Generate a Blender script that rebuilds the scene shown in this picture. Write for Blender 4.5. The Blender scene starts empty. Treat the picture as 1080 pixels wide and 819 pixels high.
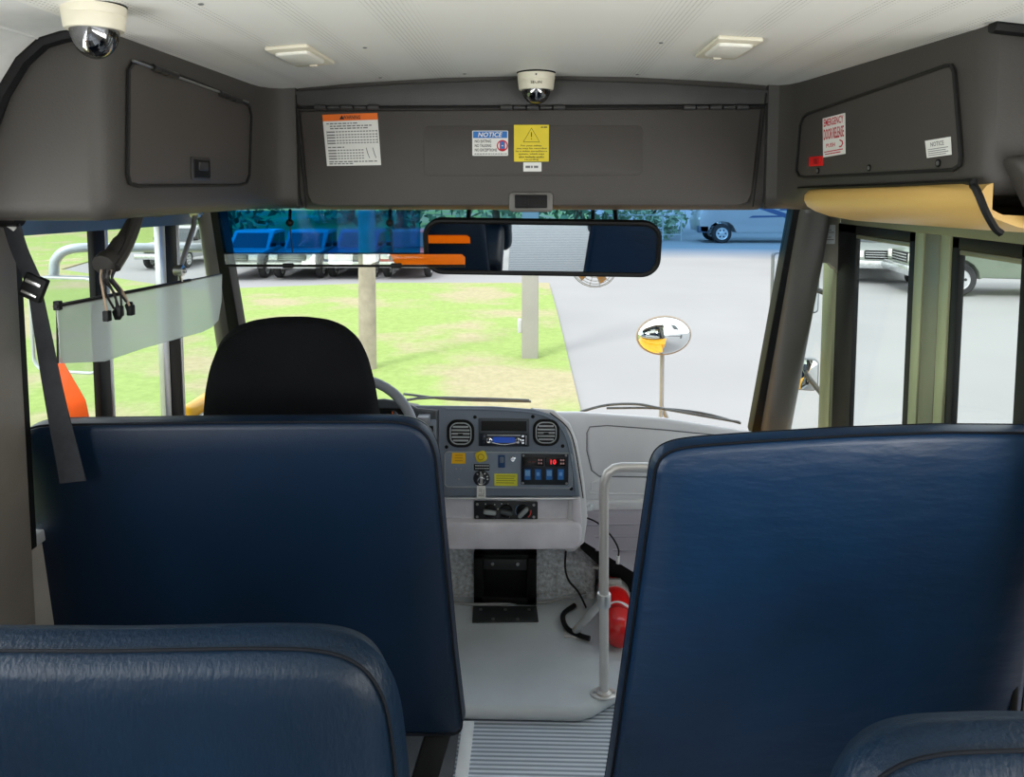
import bpy, bmesh, math, random
from mathutils import Vector, Matrix
random.seed(7)
V = Vector
SC = bpy.context.scene
COL = SC.collection
PI = math.pi

# ------------------------------------------------------------------ camera model (frame 1080 x 819)
FPX, PPX, PPY = 820.0, 540.0, 268.0
PITCH = math.atan(70 / FPX)
YAW = math.atan(25 / FPX)
CAM = V((0, 0, 1.6))
RC = Matrix.Rotation(YAW, 3, 'Z') @ Matrix.Rotation(PI / 2 - PITCH, 3, 'X')
cd = bpy.data.cameras.new('camera')
cam = bpy.data.objects.new('camera', cd)
COL.objects.link(cam)
cam.location = CAM
cam.rotation_euler = RC.to_euler()
cd.sensor_width = 36
cd.lens = FPX / 1080 * 36
cd.shift_x = 0
cd.shift_y = -(409.5 - PPY) / 1080
cd.clip_start = 0.05
cd.clip_end = 500
SC.camera = cam


def ray(u, v):
    return RC @ V(((u - PPX) / FPX, -(v - PPY) / FPX, -1))


def P(u, v, y):
    r = ray(u, v)
    return CAM + r * (y / r.y)


def PX(u, v, x):
    r = ray(u, v)
    return CAM + r * (x / r.x)


def PZ(u, v, z):
    r = ray(u, v)
    return CAM + r * ((z - CAM.z) / r.z)


def PN(u, v, pt, n):
    r = ray(u, v)
    n = V(n)
    return CAM + r * ((V(pt) - CAM).dot(n) / r.dot(n))


# ------------------------------------------------------------------ materials
def lin(c):
    return tuple(((x / 255) / 12.92 if x / 255 <= .04045 else ((x / 255 + .055) / 1.055) ** 2.4) for x in c)


MATS = {}


def M(name, rgb, rough=.5, metal=0, bump=None, var=None, spec=.5, emit=0, coat=0, sheen=0):
    if name in MATS:
        return MATS[name]
    m = bpy.data.materials.new(name)
    m.use_nodes = True
    nt = m.node_tree
    b = nt.nodes['Principled BSDF']
    c = lin(rgb)
    b.inputs['Base Color'].default_value = (*c, 1)
    b.inputs['Roughness'].default_value = rough
    b.inputs['Metallic'].default_value = metal
    b.inputs['Specular IOR Level'].default_value = spec
    b.inputs['Coat Weight'].default_value = coat
    b.inputs['Sheen Weight'].default_value = sheen
    if emit:
        b.inputs['Emission Color'].default_value = (*c, 1)
        b.inputs['Emission Strength'].default_value = emit
    tc = nt.nodes.new('ShaderNodeTexCoord')
    if var is None:
        var = (9, .12)
    n = nt.nodes.new('ShaderNodeTexNoise')
    n.inputs['Scale'].default_value = var[0]
    n.inputs['Detail'].default_value = 5
    nt.links.new(tc.outputs['Object'], n.inputs['Vector'])
    r = nt.nodes.new('ShaderNodeValToRGB')
    a = var[1]
    lo = var[2] if len(var) > 2 else None
    r.color_ramp.elements[0].position = .3
    r.color_ramp.elements[1].position = .7
    r.color_ramp.elements[0].color = (*(lin(lo) if lo else [x * (1 - a) for x in c]), 1)
    r.color_ramp.elements[1].color = (*[min(1, x * (1 + a)) for x in c], 1)
    nt.links.new(n.outputs['Fac'], r.inputs['Fac'])
    nt.links.new(r.outputs['Color'], b.inputs['Base Color'])
    if bump:
        n2 = nt.nodes.new('ShaderNodeTexNoise')
        n2.inputs['Scale'].default_value = bump[0]
        n2.inputs['Detail'].default_value = 4
        if len(bump) > 2:
            mp = nt.nodes.new('ShaderNodeMapping')
            mp.inputs['Scale'].default_value = bump[2]
            nt.links.new(tc.outputs['Object'], mp.inputs['Vector'])
            nt.links.new(mp.outputs['Vector'], n2.inputs['Vector'])
        else:
            nt.links.new(tc.outputs['Object'], n2.inputs['Vector'])
        bp = nt.nodes.new('ShaderNodeBump')
        bp.inputs['Strength'].default_value = bump[1]
        bp.inputs['Distance'].default_value = .01
        nt.links.new(n2.outputs['Fac'], bp.inputs['Height'])
        nt.links.new(bp.outputs['Normal'], b.inputs['Normal'])
    MATS[name] = m
    return m


def glass(name, rgb=(255, 255, 255), refl=.06, rough=.02, haze=0, hazec=(220, 225, 225), band=None):
    """thin pane: transparent colour + a mirror film + optional milky haze"""
    m = bpy.data.materials.new(name)
    m.use_nodes = True
    nt = m.node_tree
    nt.nodes.clear()
    out = nt.nodes.new('ShaderNodeOutputMaterial')
    t = nt.nodes.new('ShaderNodeBsdfTransparent')
    t.inputs['Color'].default_value = (*lin(rgb), 1)
    if band:
        tc = nt.nodes.new('ShaderNodeTexCoord')
        sx = nt.nodes.new('ShaderNodeSeparateXYZ')
        nt.links.new(tc.outputs['Object'], sx.inputs[0])
        mr = nt.nodes.new('ShaderNodeMapRange')
        mr.inputs['From Min'].default_value = band[0]
        mr.inputs['From Max'].default_value = band[1]
        nt.links.new(sx.outputs['Z'], mr.inputs['Value'])
        r = nt.nodes.new('ShaderNodeValToRGB')
        r.color_ramp.elements[0].color = (*lin(rgb), 1)
        r.color_ramp.elements[1].color = (*lin(band[2]), 1)
        nt.links.new(mr.outputs['Result'], r.inputs['Fac'])
        nt.links.new(r.outputs['Color'], t.inputs['Color'])
    g = nt.nodes.new('ShaderNodeBsdfGlossy')
    g.inputs['Roughness'].default_value = rough
    mx = nt.nodes.new('ShaderNodeMixShader')
    mx.inputs[0].default_value = refl
    nt.links.new(t.outputs[0], mx.inputs[1])
    nt.links.new(g.outputs[0], mx.inputs[2])
    last = mx
    if haze:
        d = nt.nodes.new('ShaderNodeBsdfDiffuse')
        d.inputs['Color'].default_value = (*lin(hazec), 1)
        tl = nt.nodes.new('ShaderNodeBsdfTranslucent')
        tl.inputs['Color'].default_value = (*lin(hazec), 1)
        ad = nt.nodes.new('ShaderNodeMixShader')
        ad.inputs[0].default_value = .75
        nt.links.new(d.outputs[0], ad.inputs[1])
        nt.links.new(tl.outputs[0], ad.inputs[2])
        m2 = nt.nodes.new('ShaderNodeMixShader')
        m2.inputs[0].default_value = haze
        nt.links.new(mx.outputs[0], m2.inputs[1])
        nt.links.new(ad.outputs[0], m2.inputs[2])
        last = m2
    nt.links.new(last.outputs[0], out.inputs[0])
    MATS[name] = m
    return m


def stripes(name, rgb, rgb2, axis, period, rough=.5, bump=.4, sharp=.5, extra=None):
    """ribbed surface: ribs along one axis, object space"""
    m = bpy.data.materials.new(name)
    m.use_nodes = True
    nt = m.node_tree
    b = nt.nodes['Principled BSDF']
    b.inputs['Roughness'].default_value = rough
    tc = nt.nodes.new('ShaderNodeTexCoord')
    sx = nt.nodes.new('ShaderNodeSeparateXYZ')
    nt.links.new(tc.outputs['Object'], sx.inputs[0])
    mu = nt.nodes.new('ShaderNodeMath')
    mu.operation = 'MULTIPLY'
    mu.inputs[1].default_value = 2 * PI / period
    nt.links.new(sx.outputs[axis], mu.inputs[0])
    si = nt.nodes.new('ShaderNodeMath')
    si.operation = 'SINE'
    nt.links.new(mu.outputs[0], si.inputs[0])
    mr = nt.nodes.new('ShaderNodeMapRange')
    mr.inputs['From Min'].default_value = -sharp
    mr.inputs['From Max'].default_value = sharp
    nt.links.new(si.outputs[0], mr.inputs['Value'])
    r = nt.nodes.new('ShaderNodeMixRGB')
    r.inputs[1].default_value = (*lin(rgb), 1)
    r.inputs[2].default_value = (*lin(rgb2), 1)
    nt.links.new(mr.outputs['Result'], r.inputs[0])
    nt.links.new(r.outputs[0], b.inputs['Base Color'])
    bp = nt.nodes.new('ShaderNodeBump')
    bp.inputs['Strength'].default_value = bump
    bp.inputs['Distance'].default_value = .004
    nt.links.new(mr.outputs['Result'], bp.inputs['Height'])
    nt.links.new(bp.outputs['Normal'], b.inputs['Normal'])
    MATS[name] = m
    return m


# ------------------------------------------------------------------ mesh builder
class F:
    """local frame"""
    def __init__(s, o, ex, ey):
        s.o = V(o); s.ex = V(ex).normalized(); s.ey = V(ey).normalized(); s.ez = s.ex.cross(s.ey).normalized()

    def p(s, x, y, z=0):
        return s.o + s.ex * x + s.ey * y + s.ez * z

    def at(s, x, y, z=0):
        return F(s.p(x, y, z), s.ex, s.ey)


FR = lambda o: F(o, (1, 0, 0), (0, 0, 1))            # faces the back of the bus
FL = lambda o: F(o, (0, 1, 0), (0, 0, 1))            # on the left console, faces +X
FRT = lambda o: F(o, (0, -1, 0), (0, 0, 1))          # on the right console, faces -X
FUP = lambda o: F(o, (1, 0, 0), (0, 1, 0))           # faces up


def rr(w, h, r, n=5):
    r = min(r, w / 2 - 1e-5, h / 2 - 1e-5)
    out = []
    for cx, cy, a0 in ((w / 2 - r, h / 2 - r, 0), (-w / 2 + r, h / 2 - r, PI / 2), (-w / 2 + r, -h / 2 + r, PI), (w / 2 - r, -h / 2 + r, 1.5 * PI)):
        for i in range(n + 1):
            a = a0 + i / n * PI / 2
            out.append((cx + r * math.cos(a), cy + r * math.sin(a)))
    return out


def circ(r, n=20, ry=None):
    return [(r * math.cos(2 * PI * i / n), (ry or r) * math.sin(2 * PI * i / n)) for i in range(n)]


ORG = {}


class MB:
    def __init__(s):
        s.bm = bmesh.new()
        s.mi = 0

    def take(s, tb):
        vm = {v: s.bm.verts.new(v.co) for v in tb.verts}
        for f in tb.faces:
            try:
                nf = s.bm.faces.new([vm[v] for v in f.verts])
                nf.material_index = s.mi
            except ValueError:
                pass
        tb.free()
        return s

    def poly(s, pts):
        f = s.bm.faces.new([s.bm.verts.new(p) for p in pts])
        f.material_index = s.mi
        return s

    def prism(s, pts, vec, bevel=0, seg=2, vec2=None):
        tb = bmesh.new()
        a = [tb.verts.new(p) for p in pts]
        b = [tb.verts.new(V(p) + V(vec)) for p in pts]
        n = len(pts)
        tb.faces.new(a[::-1])
        tb.faces.new(b)
        for i in range(n):
            tb.faces.new((a[i], a[(i + 1) % n], b[(i + 1) % n], b[i]))
        bmesh.ops.recalc_face_normals(tb, faces=tb.faces)
        if bevel:
            if n > 8:
                ed = [e for e in tb.edges if (e.verts[0] in set(a) and e.verts[1] in set(a)) or (e.verts[0] in set(b) and e.verts[1] in set(b))]
            else:
                ed = tb.edges[:]
            bmesh.ops.bevel(tb, geom=ed, offset=bevel, segments=seg, affect='EDGES', profile=.5, clamp_overlap=True)
        return s.take(tb)

    def hexa(s, b4, t4, bevel=0, seg=2):
        tb = bmesh.new()
        a = [tb.verts.new(p) for p in b4]
        b = [tb.verts.new(p) for p in t4]
        tb.faces.new(a[::-1]); tb.faces.new(b)
        for i in range(4):
            tb.faces.new((a[i], a[(i + 1) % 4], b[(i + 1) % 4], b[i]))
        bmesh.ops.recalc_face_normals(tb, faces=tb.faces)
        if bevel:
            bmesh.ops.bevel(tb, geom=tb.edges[:], offset=bevel, segments=seg, affect='EDGES', profile=.5, clamp_overlap=True)
        return s.take(tb)

    def box(s, c, size, R=None, bevel=0, seg=2):
        c = V(c); x, y, z = size[0] / 2, size[1] / 2, size[2] / 2
        R = R or Matrix.Identity(3)
        q = [V((-x, -y, -z)), V((x, -y, -z)), V((x, y, -z)), V((-x, y, -z))]
        t = [V((-x, -y, z)), V((x, -y, z)), V((x, y, z)), V((-x, y, z))]
        return s.hexa([c + R @ p for p in q], [c + R @ p for p in t], bevel, seg)

    def bb(s, lo, hi, bevel=0, seg=2):
        lo, hi = V(lo), V(hi)
        return s.box((lo + hi) / 2, hi - lo, None, bevel, seg)

    def plate(s, f, pts2, t, bevel=0, seg=2, z0=0):
        return s.prism([f.p(x, y, z0) for x, y in pts2], f.ez * t, bevel, seg)

    def loft(s, rings, cap=True):
        tb = bmesh.new()
        vs = [[tb.verts.new(p) for p in r] for r in rings]
        n = len(vs[0])
        for a, b in zip(vs[:-1], vs[1:]):
            for i in range(n):
                tb.faces.new((a[i], a[(i + 1) % n], b[(i + 1) % n], b[i]))
        if cap:
            tb.faces.new(vs[0][::-1]); tb.faces.new(vs[-1])
        bmesh.ops.recalc_face_normals(tb, faces=tb.faces)
        return s.take(tb)

    def grid(s, rows, thick=None):
        tb = bmesh.new()
        vs = [[tb.verts.new(p) for p in r] for r in rows]
        for a, b in zip(vs[:-1], vs[1:]):
            for i in range(len(a) - 1):
                tb.faces.new((a[i], a[i + 1], b[i + 1], b[i]))
        if thick is not None:
            g = bmesh.ops.extrude_face_region(tb, geom=tb.faces[:])
            bmesh.ops.translate(tb, verts=[e for e in g['geom'] if isinstance(e, bmesh.types.BMVert)], vec=V(thick))
        bmesh.ops.recalc_face_normals(tb, faces=tb.faces)
        return s.take(tb)

    def tube(s, path, r, n=8, closed=False):
        path = [V(p) for p in path]
        m = len(path)
        rs = r if isinstance(r, (list, tuple)) else [r] * m
        rings = []
        prev = None
        for i, p in enumerate(path):
            if closed:
                t = path[(i + 1) % m] - path[i - 1]
            else:
                t = path[min(i + 1, m - 1)] - path[max(i - 1, 0)]
            t.normalize()
            if prev is None:
                a = V((0, 0, 1)) if abs(t.z) < .9 else V((1, 0, 0))
                nx = t.cross(a).normalized()
            else:
                nx = (prev - t * prev.dot(t)).normalized()
            prev = nx
            ny = t.cross(nx)
            rings.append([p + (nx * math.cos(2 * PI * k / n) + ny * math.sin(2 * PI * k / n)) * rs[i] for k in range(n)])
        if closed:
            rings.append(rings[0])
            tb = bmesh.new()
            vs = [[tb.verts.new(p) for p in q] for q in rings[:-1]]
            for i in range(m):
                a, b = vs[i], vs[(i + 1) % m]
                for k in range(n):
                    tb.faces.new((a[k], a[(k + 1) % n], b[(k + 1) % n], b[k]))
            bmesh.ops.recalc_face_normals(tb, faces=tb.faces)
            return s.take(tb)
        return s.loft(rings)

    def strap(s, path, side, w, t):
        """flat webbing: width along side vectors, thickness t"""
        rings = []
        m = len(path)
        for i, p in enumerate(path):
            p = V(p)
            tg = (V(path[min(i + 1, m - 1)]) - V(path[max(i - 1, 0)])).normalized()
            sd = V(side[i] if isinstance(side, list) else side)
            sd = (sd - tg * sd.dot(tg)).normalized()
            nn = tg.cross(sd)
            ww = w[i] if isinstance(w, list) else w
            rings.append([p + sd * ww / 2 + nn * t / 2, p - sd * ww / 2 + nn * t / 2, p - sd * ww / 2 - nn * t / 2, p + sd * ww / 2 - nn * t / 2])
        return s.loft(rings)

    def lathe(s, prof, f, n=24, cap=True):
        rings = [[f.p(r * math.cos(2 * PI * i / n), r * math.sin(2 * PI * i / n), z) for i in range(n)] for r, z in prof]
        return s.loft(rings, cap)

    def ell(s, c, rad, R=None, nu=20, nv=12, z0=-1, z1=1):
        R = R or Matrix.Identity(3)
        a0, a1 = math.asin(max(-.999, z0)), math.asin(min(.999, z1))
        rings = []
        for j in range(nv + 1):
            a = a0 + (a1 - a0) * j / nv
            rings.append([V(c) + R @ V((rad[0] * math.cos(a) * math.cos(2 * PI * i / nu), rad[1] * math.cos(a) * math.sin(2 * PI * i / nu), rad[2] * math.sin(a))) for i in range(nu)])
        return s.loft(rings)

    def text(s, txt, f, h, w=None, bold=False, italic=0, z=.0006):
        cu = bpy.data.curves.new('lettering_curve', 'FONT')
        cu.body = txt
        cu.align_x = 'CENTER'
        cu.align_y = 'CENTER'
        cu.shear = italic
        cu.resolution_u = 2
        if bold:
            cu.offset = .018
        ob = bpy.data.objects.new('lettering_tmp', cu)
        COL.objects.link(ob)
        dg = bpy.context.evaluated_depsgraph_get()
        dg.update()
        me = bpy.data.meshes.new_from_object(ob.evaluated_get(dg))
        bpy.data.objects.remove(ob)
        bpy.data.curves.remove(cu)
        if len(me.vertices) == 0:
            return s
        xs = [v.co.x for v in me.vertices]; ys = [v.co.y for v in me.vertices]
        mx, my = (max(xs) + min(xs)) / 2, (max(ys) + min(ys)) / 2
        sy = h / (max(ys) - min(ys))
        sx = (w / (max(xs) - min(xs))) if w else sy
        vs = [s.bm.verts.new(f.p((v.co.x - mx) * sx, (v.co.y - my) * sy, z)) for v in me.vertices]
        for p in me.polygons:
            try:
                nf = s.bm.faces.new([vs[i] for i in p.vertices])
                nf.material_index = s.mi
            except ValueError:
                pass
        bpy.data.meshes.remove(me)
        return s

    def bar(s, f, x0, y0, x1, y1, z=.0005, t=.0003):
        return s.prism([f.p(x0, y0, z), f.p(x1, y0, z), f.p(x1, y1, z), f.p(x0, y1, z)], f.ez * t)

    def build(s, name, mat, parent=None, smooth=40):
        me = bpy.data.meshes.new(name)
        root = parent
        while root is not None and root.parent:
            root = root.parent
        if root is not None:
            o = ORG[root]
            if o.length:
                bmesh.ops.translate(s.bm, verts=s.bm.verts, vec=-o)
            org = V((0, 0, 0))
        else:
            xs = [v.co for v in s.bm.verts]
            lo = V([min(c[i] for c in xs) for i in range(3)]); hi = V([max(c[i] for c in xs) for i in range(3)])
            org = V(((lo.x + hi.x) / 2, (lo.y + hi.y) / 2, lo.z))
            if getattr(s, 'keep', False):
                org = V((0, 0, 0))
            bmesh.ops.translate(s.bm, verts=s.bm.verts, vec=-org)
        s.bm.to_mesh(me)
        s.bm.free()
        for m in (mat if isinstance(mat, (list, tuple)) else [mat]):
            me.materials.append(m)
        for p in me.polygons:
            p.use_smooth = True
        me.set_sharp_from_angle(angle=math.radians(smooth))
        ob = bpy.data.objects.new(name, me)
        COL.objects.link(ob)
        if parent is not None:
            ob.parent = parent
        else:
            ob.location = org
            ORG[ob] = org
        return ob


def thing(name, label, cat, loc=(0, 0, 0), group=None, local=False, kind=None):
    o = bpy.data.objects.new(name, None)
    o.empty_display_size = .05
    COL.objects.link(o)
    o.location = loc
    o['label'] = label
    if cat:
        o['category'] = cat
    if group:
        o['group'] = group
    if kind:
        o['kind'] = kind
    ORG[o] = V((0, 0, 0)) if local else V(loc)
    return o


def tag(o, label, cat, group=None, kind=None):
    o['label'] = label
    o['category'] = cat
    if group:
        o['group'] = group
    if kind:
        o['kind'] = kind
    return o


def struct(o, label=None):
    o['kind'] = 'structure'
    if label:
        o['label'] = label
    return o


def lerp(a, b, t):
    return a + (b - a) * t


def smooth_path(pts, n=6):
    """Catmull-Rom"""
    pts = [V(p) for p in pts]
    q = [pts[0] * 2 - pts[1]] + pts + [pts[-1] * 2 - pts[-2]]
    out = []
    for i in range(1, len(q) - 2):
        p0, p1, p2, p3 = q[i - 1:i + 3]
        for k in range(n):
            t = k / n
            out.append(.5 * ((2 * p1) + (p2 - p0) * t + (2 * p0 - 5 * p1 + 4 * p2 - p3) * t * t + (3 * p1 - p0 - 3 * p2 + p3) * t ** 3))
    out.append(pts[-1])
    return out


# palette
m_head = M('console_plastic', (63, 60, 57), .55, bump=(260, .12), var=(3, .06), spec=.4)
m_door = M('console_door_plastic', (67, 63, 60), .5, bump=(300, .12), var=(3, .06), spec=.4)
m_black = M('black_plastic', (12, 13, 14), .5, var=(8, .15), spec=.2)
m_rubber = M('black_rubber', (9, 10, 11), .55, var=(8, .15), spec=.25)
m_gap = M('shadow_gap_rubber', (8, 8, 8), .8)
m_steel = M('brushed_steel', (190, 190, 188), .32, 1, var=(30, .08))
m_galv = M('satin_aluminium', (205, 207, 210), .38, .75, var=(25, .06))
m_screw = M('screw_metal', (170, 170, 170), .35, .9)
m_white = M('white_label', (226, 226, 222), .5, var=(14, .03))
m_ink = M('black_ink', (24, 24, 26), .6)
m_grayink = M('grey_print', (110, 110, 112), .6)
m_cream = M('cream_plastic', (222, 216, 196), .45, var=(6, .03))
m_diff = M('frosted_lens', (238, 236, 226), .3, var=(40, .03))
m_vinyl = M('navy_vinyl_shaded', (4, 24, 44), .44, bump=(420, .10), var=(2.5, .22), spec=.28)  # same navy vinyl, darkened for the weaker light on the left barrier
m_vinylC = M('navy_vinyl_creased', (8, 38, 66), .42, bump=(5.5, .4, (1.2, 1, 4)), var=(2.2, .3), spec=.38)
m_vinyl2 = M('dark_vinyl', (3, 24, 42), .46, bump=(160, .2, (1, 1, .35)), var=(3, .25), spec=.24)
m_pipe = M('navy_piping', (5, 10, 18), .8, spec=.2)
m_dashd = M('dash_dark_grey', (110, 120, 135), .5, bump=(280, .1), var=(4, .05))
m_dashl = M('dash_light_grey', (214, 214, 218), .55, bump=(280, .1), var=(4, .04))
m_dashp = M('dash_purple_grey', (158, 152, 162), .55, bump=(280, .1), var=(4, .05))
m_orange = M('orange_webbing', (255, 92, 20), .6, bump=(500, .1))
m_yellow = M('school_bus_yellow', (250, 178, 20), .35, coat=.3)
m_ylabel = M('yellow_sticker', (222, 200, 36), .5, var=(12, .05))
m_ylabel2 = M('amber_sticker', (246, 190, 20), .5, var=(12, .05))
m_ylabel3 = M('lemon_sticker', (226, 222, 60), .5, var=(12, .05))
m_olabel = M('orange_sticker', (236, 112, 24), .5)
m_blab = M('blue_sticker', (20, 104, 180), .5)
m_red = M('red_paint', (216, 24, 22), .3, coat=.4)
m_redink = M('red_ink', (190, 28, 50), .6)
m_chrome = M('chrome', (220, 222, 225), .12, 1)
m_mirror = M('mirror_glass', (225, 230, 232), .02, 1, var=(1, 0))
m_pane = glass('clear_glass', (248, 252, 250), .02)
m_wind = glass('windshield_glass', (250, 253, 252), .0015, band=(1.33, 1.375, (122, 178, 228)))
m_visor = glass('blue_visor_acrylic', (76, 205, 240), .0015)
m_smoke = glass('grey_visor_acrylic', (205, 212, 212), .05, haze=.38, hazec=(236, 238, 242))
m_bubble = glass('smoked_bubble', (150, 150, 155), .28, .03)
m_wheel = M('steering_wheel_grey', (118, 122, 130), .5, bump=(300, .08))

# =================================================================== SETTING: the bus shell
XW = 1.15
# floor
mb = MB(); mb.keep = True
mb.bb((-1.2, -5, -.04), (1.15, 2.34, 0))
mb.bb((-1.2, 2.34, -.04), (.62, 3.02, 0))
floor = struct(mb.build('floor', stripes('ribbed_aisle_rubber', (206, 214, 224), (128, 138, 150), 'Y', .0165, .45, .5, .8)), 'ribbed grey rubber aisle floor')
# under-seat plain mats left and right of the aisle, a raised smooth driver platform
m_rub = M('platform_rubber', (184, 190, 195), .36, bump=(60, .05), var=(3, .12))
mb = MB(); mb.keep = True
pl = [(-1.12, 2.205), (.135, 2.205), (.18, 2.225), (.30, 2.33), (.6, 2.33), (.6, 3.0), (-1.12, 3.0)]
mb.prism([V((x, y, .0)) for x, y in pl], V((0, 0, .045)), .02, 3)
plat = struct(mb.build('floor_platform', m_rub), 'raised smooth grey rubber driver platform')
mb = MB(); mb.keep = True
mb.bb((-1.13, -1, .0), (-.222, 2.195, .006))
struct(mb.build('floor_mat', M('seat_bay_rubber', (70, 72, 76), .6, bump=(80, .1))), 'dark rubber floor under the left seats')
mb = MB(); mb.keep = True
mb.bb((-.215, -1, .0), (-.180, 2.195, .012), .002)
struct(mb.build('trim_1', M('white_trim', (228, 230, 232), .4)), 'white aisle edge strip')
# stepwell floor by the entry door
mb = MB(); mb.keep = True
mb.bb((.62, 2.34, -.36), (1.16, 3.02, -.32))
mb.bb((.60, 2.34, -.36), (.62, 3.02, 0))
struct(mb.build('floor_stepwell', m_rub), 'stepwell floor by the entry door')

# ceiling, arched, with perforation
PROF = [(-.87, 1.912), (-.6, 1.936), (-.3, 1.953), (0, 1.958), (.3, 1.953), (.6, 1.936), (.87, 1.912)]
m_ceil = bpy.data.materials.new('perforated_headliner')
m_ceil.use_nodes = True
nt = m_ceil.node_tree
b = nt.nodes['Principled BSDF']
b.inputs['Roughness'].default_value = .5
tc = nt.nodes.new('ShaderNodeTexCoord')
vo = nt.nodes.new('ShaderNodeTexVoronoi')
vo.inputs['Scale'].default_value = 105
vo.inputs['Randomness'].default_value = 0
nt.links.new(tc.outputs['Object'], vo.inputs['Vector'])
cr = nt.nodes.new('ShaderNodeValToRGB')
cr.color_ramp.elements[0].position = .16
cr.color_ramp.elements[1].position = .24
cr.color_ramp.elements[0].color = (*lin((168, 166, 160)), 1)
cr.color_ramp.elements[1].color = (*lin((232, 231, 226)), 1)
nt.links.new(vo.outputs['Distance'], cr.inputs['Fac'])
nt.links.new(cr.outputs['Color'], b.inputs['Base Color'])
mb = MB(); mb.keep = True
mb.grid([[V((x, y, z)) for x, z in PROF] for y in (-5, -2, 0, 1, 1.6, 2.2, 2.56)], (0, 0, .03))
struct(mb.build('ceiling', m_ceil), 'white perforated arched headliner')
# roof outer skin over the front
mb = MB(); mb.keep = True
mb.grid([[V((x * 1.35, y, z + .06)) for x, z in PROF] for y in (-5, 0, 2.9)], (0, 0, .03))
struct(mb.build('ceiling_roof_skin', m_yellow))
# curved roof sides with long panel joints (behind the front consoles)
SIDE = [(.87, 1.912), (.93, 1.905), (.975, 1.892), (1.02, 1.855), (1.065, 1.79), (1.10, 1.71), (1.125, 1.62), (1.15, 1.52)]
for sgn, nm in ((-1, 'left'), (1, 'right')):
    mb = MB(); mb.keep = True
    mb.grid([[V((sgn * x, y, z)) for x, z in SIDE] for y in (-5, -1, 1.0, 1.53)], (sgn * .03, 0, .03))
    for k in (2, 4):
        x, z = SIDE[k]
        mb.tube([(sgn * x, -5, z), (sgn * x, 1.53, z)], .0035, 6)
    struct(mb.build('ceiling_' + nm, M('roof_side_white', (216, 217, 214), .45)), 'white curved roof side')
    # dark trim bow where the console meets the roof side
    mb = MB(); mb.keep = True
    mb.tube([V((sgn * (x - .004), 1.535, z - .004)) for x, z in SIDE], .016, 8)
    struct(mb.build('trim_2' if sgn < 0 else 'trim_3', m_rubber), 'dark bow trim between roof side and console')
# side walls
m_wall = M('wall_panel_grey', (128, 124, 117), .5, bump=(200, .06))
for sgn, nm in ((-1, 'left'), (1, 'right')):
    mb = MB(); mb.keep = True
    xw = 1.20 if sgn < 0 else 1.15
    x0, x1 = sorted((sgn * xw, sgn * (xw + .05)))
    yend = 3.02 if sgn < 0 else 1.72
    mb.bb((x0, -5, -.05), (x1, 1.44, .98))
    if sgn < 0:
        mb.bb((x0, 1.44, -.05), (x1, 3.0, .76))
        mb.bb((x0, 1.44, 1.505), (x1, 2.9, 1.95))
    else:
        mb.bb((x0, 1.44, -.05), (x1, 1.72, .98))
        mb.bb((x0, 1.44, 1.47), (x1, 3.0, 1.95))
    mb.bb((x0, -5, 1.50), (x1, 1.44, 1.95))
    for k in range(7):
        y = 1.44 - .9 * k
        mb.bb((x0, y - .05, .98), (x1, y + .05, 1.5))
    mb.mi = 1
    x2, x3 = sorted((sgn * (xw + .051), sgn * (xw + .065)))
    mb.bb((x2, -5, -.35), (x3, 1.7, .97))
    struct(mb.build('wall_' + nm, [m_wall, m_yellow]), 'grey bus side wall with window openings')
mb = MB(); mb.keep = True
mb.bb((-1.25, -5.05, -.05), (1.2, -5, 2.0))
struct(mb.build('wall_rear', m_wall))
# left B pillar, wide and taupe, between the belt and the driver's window
mb = MB(); mb.keep = True
mb.bb((-1.205, 1.36, .0), (-1.175, 1.72, 1.56), .006)
struct(mb.build('trim_4', M('pillar_taupe', (98, 93, 86), .45, bump=(200, .06))), 'taupe pillar trim left of the driver window')
# firewall with grey carpet under the dash
m_carpet = M('grey_carpet', (200, 204, 208), .95, bump=(120, .6), var=(70, .35), spec=.1)
mb = MB(); mb.keep = True
mb.bb((-1.14, 3.0, -.02), (.62, 3.05, .62))
a = [P(470, 584, 2.95), P(625, 584, 2.95), P(630, 637, 2.99), P(470, 637, 2.99)]
mb.prism([V((-1.1, 2.84, .0)), V((-1.1, 2.84, .42)), V((-1.1, 3.0, .42)), V((-1.1, 3.0, .0))], V((1.33, 0, 0)), .02, 3)
struct(mb.build('wall_firewall', m_carpet), 'grey carpeted firewall under the dashboard')

# =================================================================== windows on the driver's side
w1 = thing('window_1', 'driver side window with black posts and a slate header', None, (-1.2, 2.2, .76), kind='structure')
mb = MB()
for u0, u1 in ((101, 113), (177, 188)):
    y0, y1 = PX(u0, 340, -1.20).y, PX(u1, 340, -1.20).y
    mb.bb((-1.215, y0, .75), (-1.195, y1, 1.51), .004)
mb.bb((-1.22, 1.72, .75), (-1.185, 1.75, 1.51))
mb.build('post', m_black, w1)
mb = MB()
for u0, u1 in ((113, 116), (170, 176), (188.5, 191)):
    y0, y1 = PX(u0, 340, -1.20).y, PX(u1, 340, -1.20).y
    mb.bb((-1.214, y0, .75), (-1.194, y1, 1.505), .003)
mb.bb((-1.22, 1.7, .745), (-1.19, 2.95, .775), .004)
mb.build('frame', m_galv, w1)
mb = MB()
mb.prism([V((-1.205, 1.735, 1.49)), V((-1.205, 2.66, 1.475)), V((-1.205, 2.66, 1.56)), V((-1.205, 1.735, 1.56))], V((.02, 0, 0)))
mb.build('header', M('slate_header', (62, 84, 108), .45), w1)
mb = MB()
mb.bb((-1.212, 1.735, .77), (-1.208, 2.9, 1.49))
mb.build('pane', m_pane, w1)

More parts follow.
